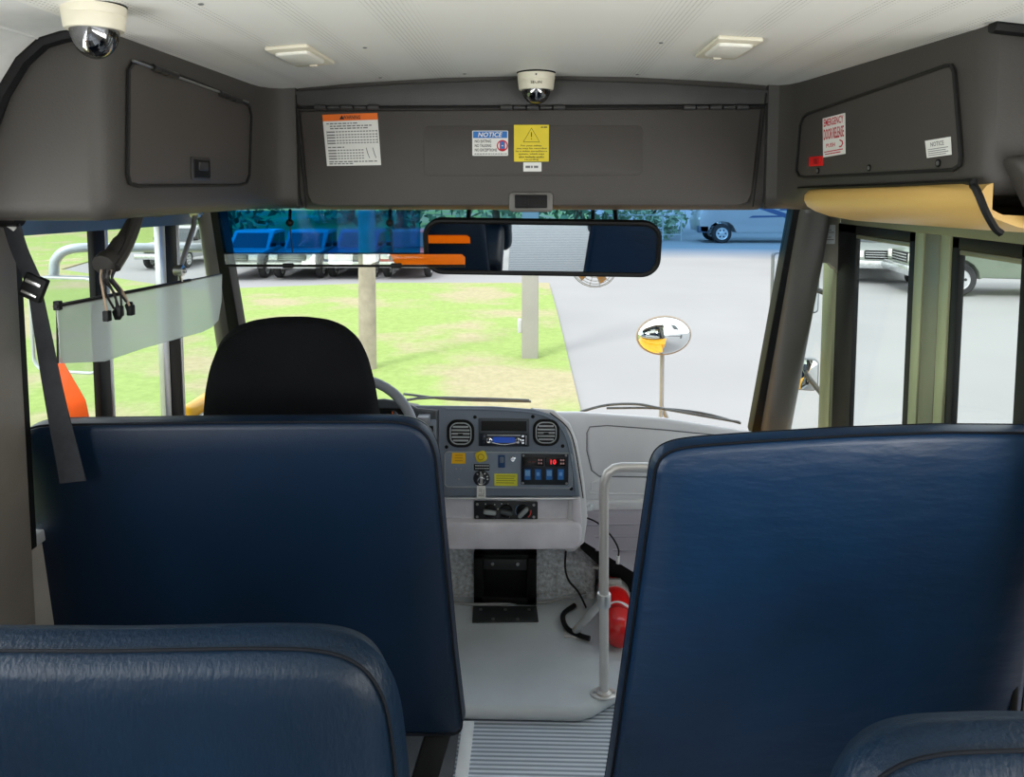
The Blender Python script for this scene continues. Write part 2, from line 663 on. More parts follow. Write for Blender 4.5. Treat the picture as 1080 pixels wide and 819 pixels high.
# =================================================================== windshield and its pillars
wind = thing('window_2', 'wide windshield with a blue shade band along its top', None, (0, 2.9, .7), kind='structure')
NU, NV = 16, 10
rows = []
for j in range(NV + 1):
    t = j / NV
    v = lerp(212, 460, t)
    uL, uR = lerp(222, 268, t), lerp(851, 795, t)
    dL, dR = lerp(2.60, 2.98, t), lerp(2.80, 3.26, t)
    row = []
    for i in range(NU + 1):
        q = i / NU
        bul = (lerp(.14, .24, t)) * (1 - (2 * q - 1) ** 2)
        row.append(P(lerp(uL, uR, q), v, lerp(dL, dR, q) + bul))
    rows.append(row)
mb = MB(); mb.grid(rows)
# object coordinates inside keep world height: pane is a top-level structure mesh below
mb.keep = True
pane = mb.build('window_2_pane', m_wind)
pane['kind'] = 'structure'
WROWS = rows


def pillar(name, mat, pts, w, parent=None):
    pass


mb = MB()   # left pillar: padded cover and black gasket
def strip(mb, top, bot, bevel, depth=.09, vt=None, vb=None):
    (u0, u1, v0, d0), (u2, u3, v2, d2) = top, bot
    a, b = P(u0, v0, d0), P(u1, v0, d0)
    c, d = P(u2, v2, d2), P(u3, v2, d2)
    off = V((0, depth, .03))
    mb.hexa([a, b, b + off, a + off], [c, d, d + off, c + off], bevel, 4)


m_pil = M('pillar_plastic', (84, 82, 78), .38, bump=(200, .08), var=(3, .06))
strip(mb, (203, 222, 216, 2.56), (238, 258, 450, 2.86), .03, .1)
mb.build('trim', m_pil, wind)
mb = MB()
strip(mb, (219, 230, 216, 2.57), (255, 270, 450, 2.87), .004, .06)
strip(mb, (838, 850, 215, 2.79), (792, 806, 462, 3.22), .004, .06)
mb.build('gasket', m_rubber, wind)
mb = MB()
strip(mb, (846, 884, 214, 2.76), (803, 836, 465, 3.18), .045, .12)
mb.build('trim', m_pil, wind)
# lower edge and cowl
mb = MB()
low = [r for r in rows[-1]]
mb.tube(low, .018, 6)
mb.build('gasket', m_rubber, wind)

# quarter window beside the entry door
w3 = thing('window_3', 'slim triangular quarter window between pillar and entry door', None, (1.08, 3.0, .6), kind='structure')
olive = M('olive_aluminium', (112, 114, 92), .42, .25, bump=(120, .04), var=(4, .08))
olive_l = M('pale_olive_aluminium', (150, 156, 120), .42, .25, var=(4, .06))
mb = MB()
ap = [(846, 222), (884, 222), (884, 290), (880, 282), (874, 277), (866, 277), (858, 282), (846, 300)]
mb.prism([P(u, v, 2.90) for u, v in ap], V((0, .05, 0)))
mb.build('surround', M('surround_grey', (126, 124, 112), .45), w3)
mb = MB()
mb.prism([P(852, 262, 2.97), P(884, 262, 2.93), P(884, 470, 2.93), P(800, 470, 3.3)], V((0, .004, 0)))
mb.build('pane', m_pane, w3)
mb = MB()
f = FR(P(865, 247, 2.895)); sx = 2.895 / 820
mb.plate(f, rr(31 * sx, 20 * sx, .003), .001)
mb.build('notice_label', M('pale_label', (196, 205, 205), .5), w3)
mb = MB()
for k in range(6):
    mb.bar(f, -.045, .024 - k * .009, .03 + .01 * (k % 3), .027 - k * .009, .0012)
mb.build('print', m_grayink, w3)

# =================================================================== entry door (two glazed leaves)
d1 = thing('door_1', 'two-leaf glazed bus entry door with olive aluminium frames', None, (1.13, 2.3, -.3), kind='structure')
XD = 1.12
ZD = PX(930, 255, XD).z


def dbar(mb, u0, u1, z0, z1, x0, x1, bevel=.003):
    ya, yb = PX(u0, 340, XD).y, PX(u1, 340, XD).y
    mb.bb((x0, min(ya, yb), z0), (x1, max(ya, yb), z1), bevel)


mb = MB()
dbar(mb, 869, 880, -.3, 1.5, 1.11, 1.13)
dbar(mb, 964, 973, -.3, 1.56, 1.112, 1.124)
dbar(mb, 991, 1001, -.3, 1.56, 1.112, 1.124)
mb.build('jamb', olive_l, d1)
mb = MB()
dbar(mb, 974, 990, -.3, 1.56, 1.114, 1.126)
mb.bb((1.108, 1.70, ZD + .045), (1.18, 2.86, ZD + .13), .004)
mb.build('mullion', olive, d1)
for nm, (ua, ub, uc, ud) in (('leaf', (881, 900, 956, 965)), ('leaf', (1001, 1009, 1074, 1090))):
    mb = MB()
    ya, yb, yc, yd = [PX(u, 340, XD).y for u in (ua, ub, uc, ud)]
    mb.bb((1.118, yb, -.3), (1.136, ya, ZD + .045), .004)
    mb.bb((1.118, yd, -.3), (1.136, yc, ZD + .045), .004)
    mb.bb((1.118, yd, ZD + .012), (1.136, ya, ZD + .045), .004)
    mb.bb((1.118, yd, -.32), (1.136, ya, -.2), .004)
    mb.bb((1.118, yd, .50), (1.136, ya, .56), .004)
    lf = mb.build(nm, m_rubber, d1)
    mb = MB()
    mb.bb((1.126, yc, -.2), (1.13, yb, ZD + .012))
    mb.build('glass', m_pane, lf)
    mb = MB()
    mb.bb((1.118, yc, ZD - .002), (1.136, yb, ZD + .012), .003)
    mb.build('inner_bead', olive, lf)
# gap filler between jamb lines
mb = MB()
dbar(mb, 972.5, 974.5, -.3, 1.56, 1.12, 1.15, 0)
dbar(mb, 989.5, 991.5, -.3, 1.56, 1.12, 1.15, 0)
mb.build('seal', m_rubber, d1)
# right rear jamb beyond the frame edge
mb = MB(); mb.keep = True
mb.bb((1.10, 1.50, -.3), (1.2, 1.70, 1.5), .01)
struct(mb.build('trim_5', olive), 'olive pillar trim behind the entry door')

# =================================================================== overhead consoles
YF = 2.52     # face of the front panel
ZB, ZT = 1.535, 1.955
mb = MB()
oc = thing('overhead_compartment', 'wide charcoal overhead compartment across the top of the windshield', 'overhead compartment', (0, 2.6, ZB))
# body: profile in YZ, rounded lower edge
prof = [(2.535, 1.97), (2.535, 1.60), (2.54, 1.565), (2.555, 1.545), (2.58, 1.53), (2.66, 1.525), (2.86, 1.545), (2.88, 1.60), (2.88, 1.97)]
mb.prism([V((-.772, y, z)) for y, z in prof], V((1.504, 0, 0)))
oc_b = mb.build('body', m_head, oc, 50)
# trim strip under the headliner
mb = MB()
pts = [P(318, 112, YF)] + [P(u, v, YF) for u, v in ((806, 110), (845, 97), (700, 88), (565, 83), (430, 88), (290, 97))]
mb.prism([p for p in pts], V((0, .02, 0)), .004, 2)
mb.build('top_strip', M('console_strip', (66, 66, 65), .5, bump=(260, .1)), oc)
# door
mb = MB()
dpx = [(316, 117), (803, 114), (801, 135), (793, 205), (788, 214), (778, 217), (338, 217), (329, 214), (324, 205)]
mb.prism([P(u, v, YF) for u, v in dpx], V((0, .03, 0)), .005, 3)
# raised field
fld = [P(u, v, YF - .0035) for u, v in ((452, 133), (676, 132), (677, 184), (450, 186))]
odoor = mb.build('door', m_door, oc, 50)
mb = MB()
c = P(562, 159, YF); s_ = YF / 820
f = FR(c + V((0, -.0, 0)))
mb.plate(f, rr(229 * s_, 52 * s_, .02), .0022, .0015, 2)
mb.build('raised_field', m_door, odoor)
# hinge line and three hinges
mb = MB()
mb.tube([P(312, 113.5, YF - .004), P(806, 112, YF - .004)], .004, 8)
mb.build('hinge_rod', m_gap, odoor)
for u in (366, 562, 755):
    mb = MB()
    for k in range(5):
        c = P(u - 28 + k * 14, 113.2, YF - .006)
        mb.tube([c - V((.018, 0, 0)), c + V((.018, 0, 0))], .0085 if k % 2 == 0 else .0065, 10)
    mb.build('hinge', M('hinge_grey', (58, 58, 58), .4), odoor)
# latch
mb = MB()
f = FR(P(560, 213, YF))
mb.plate(f, rr(46 * s_, 21 * s_, .012), .008, .004, 2)
lt = mb.build('latch', M('latch_frame', (92, 90, 86), .4), odoor)
mb = MB()
mb.plate(f.at(0, .002), rr(34 * s_, 14 * s_, .004), .0115, .003, 2)
mb.mi = 1
mb.plate(f.at(-.012, .002), rr(.012, .026, .003), .013, .002, 2)
mb.build('latch_paddle', [m_black, m_rubber], odoor)
# seams down each side of the door
mb = MB()
mb.tube([P(312, 100, YF - .002), P(313, 118, YF - .002), P(323, 219, YF - .002)], .0028, 6)
mb.build('seam', m_gap, oc)
mb = MB()
mb.tube([P(808, 98, YF - .002), P(806, 116, YF - .002), P(794, 218, YF - .002)], .0028, 6)
mb.build('seam', m_gap, oc)
# ---- labels on the front compartment
LAB = YF - .0012
def quadframe(pts):
    """plate from four photo corners (tl,tr,br,bl) on the door plane"""
    return [P(u, v, LAB) for u, v in pts]
# 1 orange-topped notice
mb = MB()
tl, tr, br, bl = quadframe(((340, 121), (398, 119), (402, 174), (345, 175)))
mb.prism([tl, bl, br, tr], V((0, -.0012, 0)))
lab = mb.build('warning_notice', m_white, oc)
mb = MB()
def bil(x, y, z=.0014):
    return lerp(lerp(tl, tr, x), lerp(bl, br, x), y) + V((0, -z, 0))
def bar4(x0, y0, x1, y1, z=.0016):
    mb.prism([bil(x0, y0, z), bil(x0, y1, z), bil(x1, y1, z), bil(x1, y0, z)], V((0, -.0002, 0)))
bar4(0, 0, 1, .13, .0014)
mb.mi = 1
f = FR(bil(.53, .068, 0))
mb.text('WARNING', f, .012, .056, True, z=.0021)
f2 = FR(bil(.35, .066, 0))
mb.prism([f2.p(-.008, -.006, .002), f2.p(.008, -.006, .002), f2.p(0, .007, .002)], f2.ez * .0002)
mb.mi = 2
random.seed(3)
for y, x0, x1 in ((.17, .06, .62), (.22, .12, .88), (.265, .12, .82), (.63, .05, .35), (.91, .05, .95), (.95, .05, .5)):
    x = x0
    while x < x1:
        w = random.uniform(.03, .09)
        bar4(x, y, min(x + w, x1), y + .022); x += w + .018
for y in (.33, .39, .44, .50, .55, .69, .745, .80, .85):
    lim = .97 if y < .6 else .68
    bar4(.05, y, .2, y + .025)
    x = .22
    while x < lim:
        bar4(x, y, x + .038, y + .02); x += .055
for x in (.05, .97):
    bar4(x, .32, x + .006, .58)
for x in (.75, .87):
    mb.tube([bil(x, .66), bil(x + .02, .76), bil(x + .03, .8), bil(x + .05, .86)], .0012, 5)
mb.build('print', [m_olabel, m_ink, m_grayink], lab)
# 2 NOTICE sign
mb = MB()
c = P(517, 151, LAB - .0028); f = FR(c)
W, H = 37.5 * s_, 26 * s_
mb.plate(f, rr(W, H, .003), .0012)
lab = mb.build('notice_sign', m_white, oc)
mb = MB()
mb.plate(f.at(0, H * .34), rr(W * .95, H * .27, .001), .0017)
mb.mi = 1
mb.text('NOTICE', f.at(0, H * .34), H * .19, W * .68, True, .2, .0024)
mb.mi = 2
for k, (t, w) in enumerate((('NO EATING', .46), ('NO TALKING', .46), ('NO EXCEPTIONS', .62))):
    mb.text(t, f.at(-W * (.43 - w / 2), H * (.08 - .175 * k)), H * .12, W * w, True, 0, .0018)
x = -.44
random.seed(5)
while x < .42:
    w = random.uniform(.03, .07)
    mb.bar(f, W * x, -H * .44, W * (x + w), -H * .41, .0014); x += w + .015
mb.mi = 3
g = f.at(W * .34, -H * .1)
mb.tube([g.p(*(a * .92 for a in q), .0016) for q in circ(H * .22, 20)], .0022, 6, True)
mb.bar(g, -W * .075, -H * .2, W * .075, H * .2, .0016)
mb.mi = 0
mb.bar(g, -W * .055, -H * .12, W * .055, H * .17, .002)
mb.mi = 1
mb.bar(g, -W * .02, -H * .02, W * .02, H * .02, .0026)
mb.build('print', [m_blab, m_white, m_ink, m_redink], lab)
# 3 yellow caution
mb = MB()
c = P(560.5, 151, LAB - .003); f = FR(c)
W, H = 36.5 * s_, 38 * s_
mb.plate(f, rr(W, H, .0015), .0014)
lab = mb.build('caution_sign', m_ylabel, oc)
mb = MB()
tri = [(-.026, .0), (.026, .0), (0, .044)]
q = [f.p(x, y + .004, .0018) for x, y in tri]
mb.tube(q, .0011, 5, True)
mb.bar(f, -.0015, .02, .0015, .035, .0016)
mb.bar(f, -.0015, .012, .0015, .015, .0016)
for k, (t, w) in enumerate((('For your safety,', .6), ('you may be recorded', .86), ('by a video surveillance', .9), ('system, which may', .74), ('also include audio', .72), ('recording', .4))):
    mb.text(t, f.at(0, -.008 - k * .0089), .0066, W * w, True, 0, .0018)
mb.bar(f, W * .27, H * .42, W * .33, H * .45, .0016); mb.bar(f, W * .35, H * .42, W * .45, H * .45, .0016)
mb.build('print', M('brown_ink', (46, 40, 16), .6), lab)
# 4 little white tag
mb = MB()
f = FR(P(561.5, 176, LAB - .003)); W, H = 19 * s_, 9.5 * s_
mb.plate(f, rr(W, H, .002), .001)
lab = mb.build('small_tag', m_white, oc)
mb = MB()
for a, b2 in ((-.38, -.12), (-.08, .02), (.08, .32)):
    mb.bar(f, W * a, -H * .12, W * b2, H * .14, .0012)
mb.build('print', m_grayink, lab)

# ---- side consoles, plan outline swept in height
def side_console(sgn, label):
    t = thing('overhead_side_console', label, 'overhead console', (sgn * 1.0, 2.0, 1.54))
    if sgn > 0:
        pl = [(1.148, 1.545), (.912, 1.545), (.892, 1.552), (.876, 1.575), (.868, 1.61), (.804, 2.36), (.797, 2.42), (.785, 2.475), (.765, 2.505), (.735, 2.515), (.735, 2.534), (.80, 2.9), (1.148, 2.9)]
    else:
        pl = [(1.198, 1.545), (.905, 1.545), (.885, 1.552), (.868, 1.575), (.862, 1.61), (.862, 2.36), (.858, 2.42), (.84, 2.475), (.81, 2.505), (.775, 2.515)]
        pl += [(.775, 2.534), (.81, 2.9), (1.198, 2.9)]
    def ring(z, ins):
        zlift = lambda y: (.052 * max(0, min(1, (2.40 - y) / .06)) * max(0, min(1, (1.66 - z) / .1)) if sgn > 0 else 0)
        out = []
        for i, (x, y) in enumerate(pl):
            if i < 10:
                nx, ny = (1, .25) if 3 <= i <= 6 else ((0, 1) if i < 2 else ((.7, .7) if i < 3 else (.5, 1)))
                out.append(V((sgn * (x + ins * nx), y + ins * ny, z + zlift(y))))
            else:
                out.append(V((sgn * x, y, z + zlift(y))))
        return out
    zt = 1.97
    rings = [ring(1.532, .05), ring(1.534, .03), ring(1.542, .014), ring(1.556, .004), ring(1.575, 0), ring(1.75, 0), ring(1.90, .0), ring(zt, .0)]
    mb = MB()
    mb.loft(rings)
    mb.build('body', m_head, t, 35)
    return t


lc = side_console(-1, 'left charcoal overhead console with a latched door above the driver window')
rc = side_console(1, 'right charcoal overhead console with red labels above the entry door')


def console_door(t, sgn, px, X, name='door'):
    pts = [X(u, v) for u, v in px]
    mb = MB()
    n = len(pts)
    c = sum(pts, V()) / n
    big = [c + (p - c) * 1.0 for p in pts]
    mb.tube(big, .0045, 6, True)
    mb.build('door_gap', m_gap, t)
    mb = MB()
    sm = [c + (p - c) * .985 for p in pts]
    mb.prism([V(p) for p in sm], V((sgn * .012, 0, 0)), .004, 3)
    return mb.build(name, m_door, t, 50)


XL = -.856
ld = console_door(lc, -1, [(141, 66), (150, 66), (200, 84), (255, 106), (263, 112), (265, 122), (263, 185), (260, 193), (252, 195), (145, 196), (137, 193), (135, 184), (136, 74)], lambda u, v: PX(u, v, XL))
mb = MB()
o = PX(211, 178, XL)
fl = FL(o)
hh = .0
sc = o.y / 820
mb.plate(fl, rr(.112, 24 * sc, .006), .005, .002)
mb.mi = 1
mb.plate(fl.at(0, 0), rr(.092, 19 * sc, .004), .0075, .002)
mb.mi = 2
mb.plate(fl.at(.002, .006), rr(.055, 9 * sc, .003), .0105, .002)
mb.build('latch', [M('latch_rim', (50, 50, 50), .4), m_black, M('latch_button', (40, 41, 43), .35)], ld)
for (u, v) in ((175, 76), (244, 103)):
    mb = MB()
    for k in range(3):
        c = PX(u - 8 + k * 7, v - 3.2 + k * 2.7, XL + .004)
        mb.tube([c - V((0, .026, 0)), c + V((0, .026, 0))], .008, 10)
    mb.build('hinge', M('hinge_dark', (40, 40, 41), .35, .3), ld)
mb = MB()
mb.tube([PX(140, 64, XL + .003), PX(262, 108, XL + .003)], .003, 6)
mb.build('hinge_rod', m_steel, ld)

def PR(u, v, off=.0):
    return PN(u, v, (.861 - off, 1.61, 0), (1, .0853, 0))


FRT = lambda o: F(o, (.085, -1, 0), (0, 0, 1))
rd = console_door(rc, 1, [(852, 120), (998, 69), (1003, 69), (1006, 76), (1013, 165), (1012, 174), (1005, 179), (850, 187), (843, 186), (840, 180), (844, 132), (847, 124)], PR)
for u, v in ((863, 180), (917, 177), (990, 172)):
    mb = MB()
    f = FRT(PR(u, v))
    mb.plate(f, circ(.009, 14), .003, .001)
    mb.mi = 1
    mb.plate(f.at(.002, 0), circ(.005, 10), .0045)
    mb.build('lock', [m_black, m_screw], rd)
# red switch and labels on the right console
mb = MB()
f = FRT(PR(861.5, 170)); k_ = PR(861, 170).y
def hpx(px, y):
    return px * y / 820
mb.plate(f, rr(.085, hpx(10, k_), .003), .005, .001)
mb.mi = 1
mb.plate(f.at(.01, 0), rr(.028, hpx(6, k_), .002), .009, .001)
rs = mb.build('release_switch', [m_red, M('red_rocker', (150, 12, 16), .35)], rc)
rs['label'] = 'red switch'
mb = MB()
q = [PR(u, v, .002) for u, v in ((868, 125), (891.5, 119), (892, 162), (868.5, 166))]
mb.prism(q, V((-.001, 0, 0)))
el = mb.build('release_label', m_white, rc)
mb = MB()
tl, tr, br, bl = q
def bq(x, y, z=.0014):
    return lerp(lerp(tl, tr, x), lerp(bl, br, x), y) - V((z, 0, 0))
fw = (tr - tl).length
def fq(x, y):
    return F(bq(x, y, 0), (tr - tl), (tl - bl))
hh = (tl - bl).length
for t, y, h_ in (('EMERGENCY', .14, .19), ('DOOR', .42, .2), ('RELEASE', .42, .2)):
    pass
mb.text('EMERGENCY', fq(.5, .13), hh * .19, fw * .88, True, z=.0016)
mb.text('DOOR RELEASE', fq(.5, .43), hh * .28, fw * .9, True, z=.0016)
mb.text('PUSH', fq(.36, .72), hh * .1, fw * .4, True, z=.0016)
x = .08
for (xa, xb, y) in ((.06, .9, .86), (.1, .8, .92)):
    mb.prism([bq(xa, y), bq(xb, y), bq(xb, y + .025), bq(xa, y + .025)], V((-.0002, 0, 0)))
mb.tube([bq(.78, .64), bq(.88, .68), bq(.9, .74), bq(.84, .8), bq(.76, .8)], .002, 5)
mb.build('print', m_redink, el)
mb = MB()
q = [PR(u, v, .002) for u, v in ((976, 148.5), (1003, 144), (1004, 163), (978, 166.5))]
mb.prism(q, V((-.001, 0, 0)))
el = mb.build('notice_label', m_white, rc)
mb = MB()
tl, tr, br, bl = q
fw = (tr - tl).length; hh = (tl - bl).length
mb.text('NOTICE', fq(.48, .27), hh * .26, fw * .52, True, z=.0016)
for k in range(4):
    y = .52 + k * .115
    mb.prism([bq(.08, y), bq(.9 - .1 * (k % 2), y), bq(.9 - .1 * (k % 2), y + .04), bq(.08, y + .04)], V((-.0002, 0, 0)))
mb.build('print', m_grayink, el)

# padded door header below the right console, yellow bounce light put into its colour
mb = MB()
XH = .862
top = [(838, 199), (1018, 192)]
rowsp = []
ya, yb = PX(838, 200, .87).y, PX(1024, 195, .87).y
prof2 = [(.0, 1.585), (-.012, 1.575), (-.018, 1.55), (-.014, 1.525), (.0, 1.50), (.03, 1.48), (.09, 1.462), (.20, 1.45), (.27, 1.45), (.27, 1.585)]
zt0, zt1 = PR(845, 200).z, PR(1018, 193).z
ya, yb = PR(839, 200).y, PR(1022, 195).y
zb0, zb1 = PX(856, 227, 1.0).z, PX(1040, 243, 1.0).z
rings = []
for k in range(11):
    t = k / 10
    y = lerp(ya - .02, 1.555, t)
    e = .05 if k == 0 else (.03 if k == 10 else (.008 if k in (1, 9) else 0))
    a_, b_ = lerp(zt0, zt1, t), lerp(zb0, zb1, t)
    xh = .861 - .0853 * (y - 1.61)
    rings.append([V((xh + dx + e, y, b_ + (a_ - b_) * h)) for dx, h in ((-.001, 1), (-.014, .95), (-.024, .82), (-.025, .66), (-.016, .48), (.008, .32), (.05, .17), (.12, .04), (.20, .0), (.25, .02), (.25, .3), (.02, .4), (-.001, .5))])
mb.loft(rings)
mb2 = MB()
ze = P(1066, 245, 1.5).z
mb2.hexa([V((.965, 1.44, ze)), V((1.148, 1.44, ze)), V((1.148, 1.545, ze)), V((.965, 1.545, ze))], [V((.90, 1.50, 1.66)), V((1.148, 1.50, 1.66)), V((1.148, 1.57, 1.66)), V((.90, 1.57, 1.66))], .02, 3)
mb2.build('end_cap', m_head, rc, 60)
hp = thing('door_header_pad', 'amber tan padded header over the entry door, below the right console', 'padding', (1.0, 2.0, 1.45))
mb.build('pad', M('vinyl_pad_yellow_bounce', (206, 168, 96), .45, bump=(300, .1), var=(2, .05)), hp, 60)
mb = MB()
mb.tube(smooth_path([PR(842, 198.5, .004), PR(930, 195.5, .010), PR(1016, 191.5, .012), PR(1026, 195, .012), PR(1032, 205, .008), P(1039, 222, 1.535), P(1049, 240, 1.535), P(1056, 246, 1.535)], 5), [.005] * 11 + [.008] * 25, 6)
mb.build('edge_trim', m_rubber, hp)

# =================================================================== ceiling fixtures
def zceil(x):
    x = abs(x)
    for (a, za), (b_, zb) in zip(PROF[3:-1], PROF[4:]):
        if a <= x <= b_:
            return lerp(za, zb, (x - a) / (b_ - a))
    return 1.912


def dome_light(u, v, label):
    p = PZ(u, v, 1.925)
    p.z = zceil(p.x)
    t = thing('dome_light', label, 'ceiling light', p, 'dome lights on the ceiling')
    f = F(p, (1, 0, 0), (0, -1, 0))     # faces down
    sl = (zceil(abs(p.x) + .05) - zceil(abs(p.x) - .05)) / .1 * (1 if p.x > 0 else -1)
    f = F(p, (1, 0, sl), (0, -1, 0))
    mb = MB()
    mb.plate(f, rr(.105, .26, .008), .010, .004, 2)
    mb.build('bezel', m_cream, t)
    mb = MB()
    mb.plate(f.at(0, .012), rr(.084, .16, .014), .017, .006, 3)
    mb.build('lens', m_diff, t)
    mb = MB()
    mb.plate(f.at(0, -.105, .009), rr(.02, .012, .002), .006, .002)
    mb.build('switch', m_cream, t)


dome_light(318, 62, 'cream ceiling lamp above the orange-topped warning notice')
dome_light(767, 57, 'cream ceiling lamp near the right console, right of the small camera')


def dome_cam(px, y, v0, v1, v2, v3, r0, label, mark=None, look=(0, -1, 0)):
    # v0 top, v1 bottom of white body, v3 bottom of bubble; r0 half-width in px
    c = PZ(px, v0, zceil(P(px, v0, y).x)); y = c.y; s = y / 820
    z0 = c.z; z1 = P(px, v1, y).z; z3 = P(px, v3, y).z
    r = r0 * s
    t = thing('security_camera', label, 'camera', (c.x, c.y, z0), 'dome cameras on the ceiling')
    f = F((c.x, c.y, z0), (1, 0, 0), (0, -1, 0))
    h = z0 - z1
    mb = MB()
    mb.lathe([(r * .9, -.02), (r * .98, -.01), (r, h * .12), (r * .985, h * .44), (r * .97, h * .46), (r * .975, h * .48), (r * .93, h * .9), (r * .9, h), (r * .78, h)], f, 36)
    mb.build('housing', m_cream, t)
    mb = MB()
    mb.lathe([(r * 1.0, -.006), (r * 1.03, -.002), (r * 1.03, .003), (r * 1.0, .005)], f, 36)
    mb.build('gasket', m_black, t)
    mb = MB()
    hb = z1 - z3
    rb = r * .76
    mb.lathe([(rb * math.cos(a), h - .002 + hb * math.sin(a)) for a in [i / 10 * 1.5 for i in range(11)]], f, 32)
    mb.build('dome', m_bubble, t)
    mb = MB()
    fc = V((c.x, c.y, z1 - hb * .25))
    d = V(look).normalized()
    ff = F(fc, d.cross(V((0, 0, 1))), d.cross(V((0, 0, 1))).cross(d) * 1)
    if ff.ez.dot(d) < 0:
        ff = F(fc, -ff.ex, ff.ey)
    mb.lathe([(rb * .5, -rb * .3), (rb * .5, rb * .28), (rb * .42, rb * .4), (rb * .25, rb * .42), (rb * .24, rb * .36)], ff, 20)
    mb.build('lens', m_black, t)
    mb = MB()
    mb.lathe([(rb * .86, h - .004), (rb * .84, h + hb * .18), (rb * .62, h + hb * .42), (rb * .56, h + hb * .4)], f, 28)
    mb.build('lens_carrier', m_chrome, t)
    if mark:
        mb = MB()
        g = FR((c.x, c.y - r * .955, z0 - h * .68))
        mb.text(mark, g, .0085, .034, True, 0, .0)
        mb.mi = 0
        mb.plate(FR((c.x, c.y - r * .995, z0 - h * .26)), circ(.003, 10), .001)
        mb.build('mark', M('camera_print', (92, 88, 78), .6), t)


dome_cam(565.5, 2.25, 76, 95, 0, 111, 19.5, 'small white dome camera in the middle, above the front compartment', 'SEON', (0, -1, -.8))
dome_cam(98.5, 1.25, 4, 32, 0, 63.5, 31.5, 'large white dome camera at the upper left, above the left console', None, (.5, -1, -.9))
# small screws in the headliner
mb = MB()
for u, v in ((385, 57), (212, 7), (697, 55), (890, 2), (401, 86), (490, 86), (672, 86), (805, 96)):
    p = PZ(u, v, 1.93); p.z = zceil(p.x)
    if p.y < 2.5:
        mb.ell(p, (.006, .006, .003), nu=10, nv=4)
mb.keep = True
struct(mb.build('ceiling_screws', m_screw))

# =================================================================== rear-view mirror, sun visor
YM = 2.56
t = thing('rearview_mirror', 'long black-framed rear-view mirror hanging in front of the windshield', 'mirror', P(571, 290, YM))
c = P(571.5, 262, YM); s = YM / 820
tilt = math.radians(16)
ey = V((0, -math.sin(tilt), math.cos(tilt)))      # top leans to the rear
ey = V((0, -math.sin(tilt), math.cos(tilt)))
f = F(c, (1, .0, -.012), ey)
Wm, Hm = 250 * s, 59 * s / math.cos(tilt)
mb = MB()
mb.plate(f, rr(Wm, Hm, .06, 8), .03, .010, 3, z0=-.035)
mb.build('housing', m_black, t)
mb = MB()
ring_o = [f.p(x, y, -.004) for x, y in rr(Wm - .012, Hm - .012, .055, 8)]
mb.tube(ring_o, .009, 8, True)
mb.build('rim', m_black, t)
mb = MB()
mb.plate(f, rr(Wm - .03, Hm - .03, .045, 8), .002, z0=-.004)
mb.build('glass', m_mirror, t)
for x in (-.25, .25):
    mb = MB()
    mb.tube([f.p(x, .02, -.035), f.p(x, .05, -.06), V((c.x + x, 2.68, 1.53))], .008, 8)
    mb.build('bracket', m_black, t)

# sun visor in front of windshield, left half
YV = 2.50
t = thing('sun_visor', 'wide see-through blue sun visor hanging left of the rear-view mirror', 'sun visor', P(350, 281, YV))
def vplane(u, v):
    return P(u, v, YV)
mb = MB()
mb.prism([vplane(230, 224), vplane(489, 222), vplane(490, 266.8), vplane(236, 267)], V((0, .004, 0)))
YV2 = 2.575
def vplane(u, v):
    return P(u, v, YV2)
mb.bm.free(); mb = MB()
mb.prism([vplane(229, 222), vplane(443, 222), vplane(443, 267), vplane(236, 267)], V((0, .004, 0)))
mb.build('tinted_pane', m_visor, t)
mb = MB()
def vq(u, v):
    return P(u, v, 2.47)
mb.prism([vq(236, 268), vq(412, 268), vq(418, 280), vq(238, 280)], V((0, .004, 0)))
mb.build('clear_strip', glass('visor_clear', (240, 243, 235), .06, haze=.10), t)
mb = MB()
mb.prism([vq(411, 268), vq(487, 268), vq(490.5, 271), vq(490.5, 279), vq(417, 279)], V((0, .004, 0)), .001)
mb.build('amber_strip', glass('amber_acrylic', (255, 176, 60), .04, haze=.75, hazec=(255, 168, 50)), t)
mb = MB()
mb.tube([vq(238, 280), vq(490.5, 280.5)], .0042, 8)
mb.tube([P(234, 267, 2.572), P(448, 267, 2.572)], .0025, 6)
mb.build('rail', m_black, t)
for u in (304, 418):
    mb = MB()
    cc = vq(u, 280)
    mb.box(cc, (.034, .016, .016), None, .003)
    mb.build('clip', m_black, t)
for u in (305.5, 411):
    mb = MB()
    cc = P(u, 235, 2.565)
    mb.ell(cc, (.013, .012, .013), nu=12, nv=8)
    mb.tube([cc, P(u + .5, 221, 2.60)], .005, 6)
    mb.tube([cc, P(u + 3, 266, 2.57)], .002, 6)
    mb.build('hinge', m_black, t)

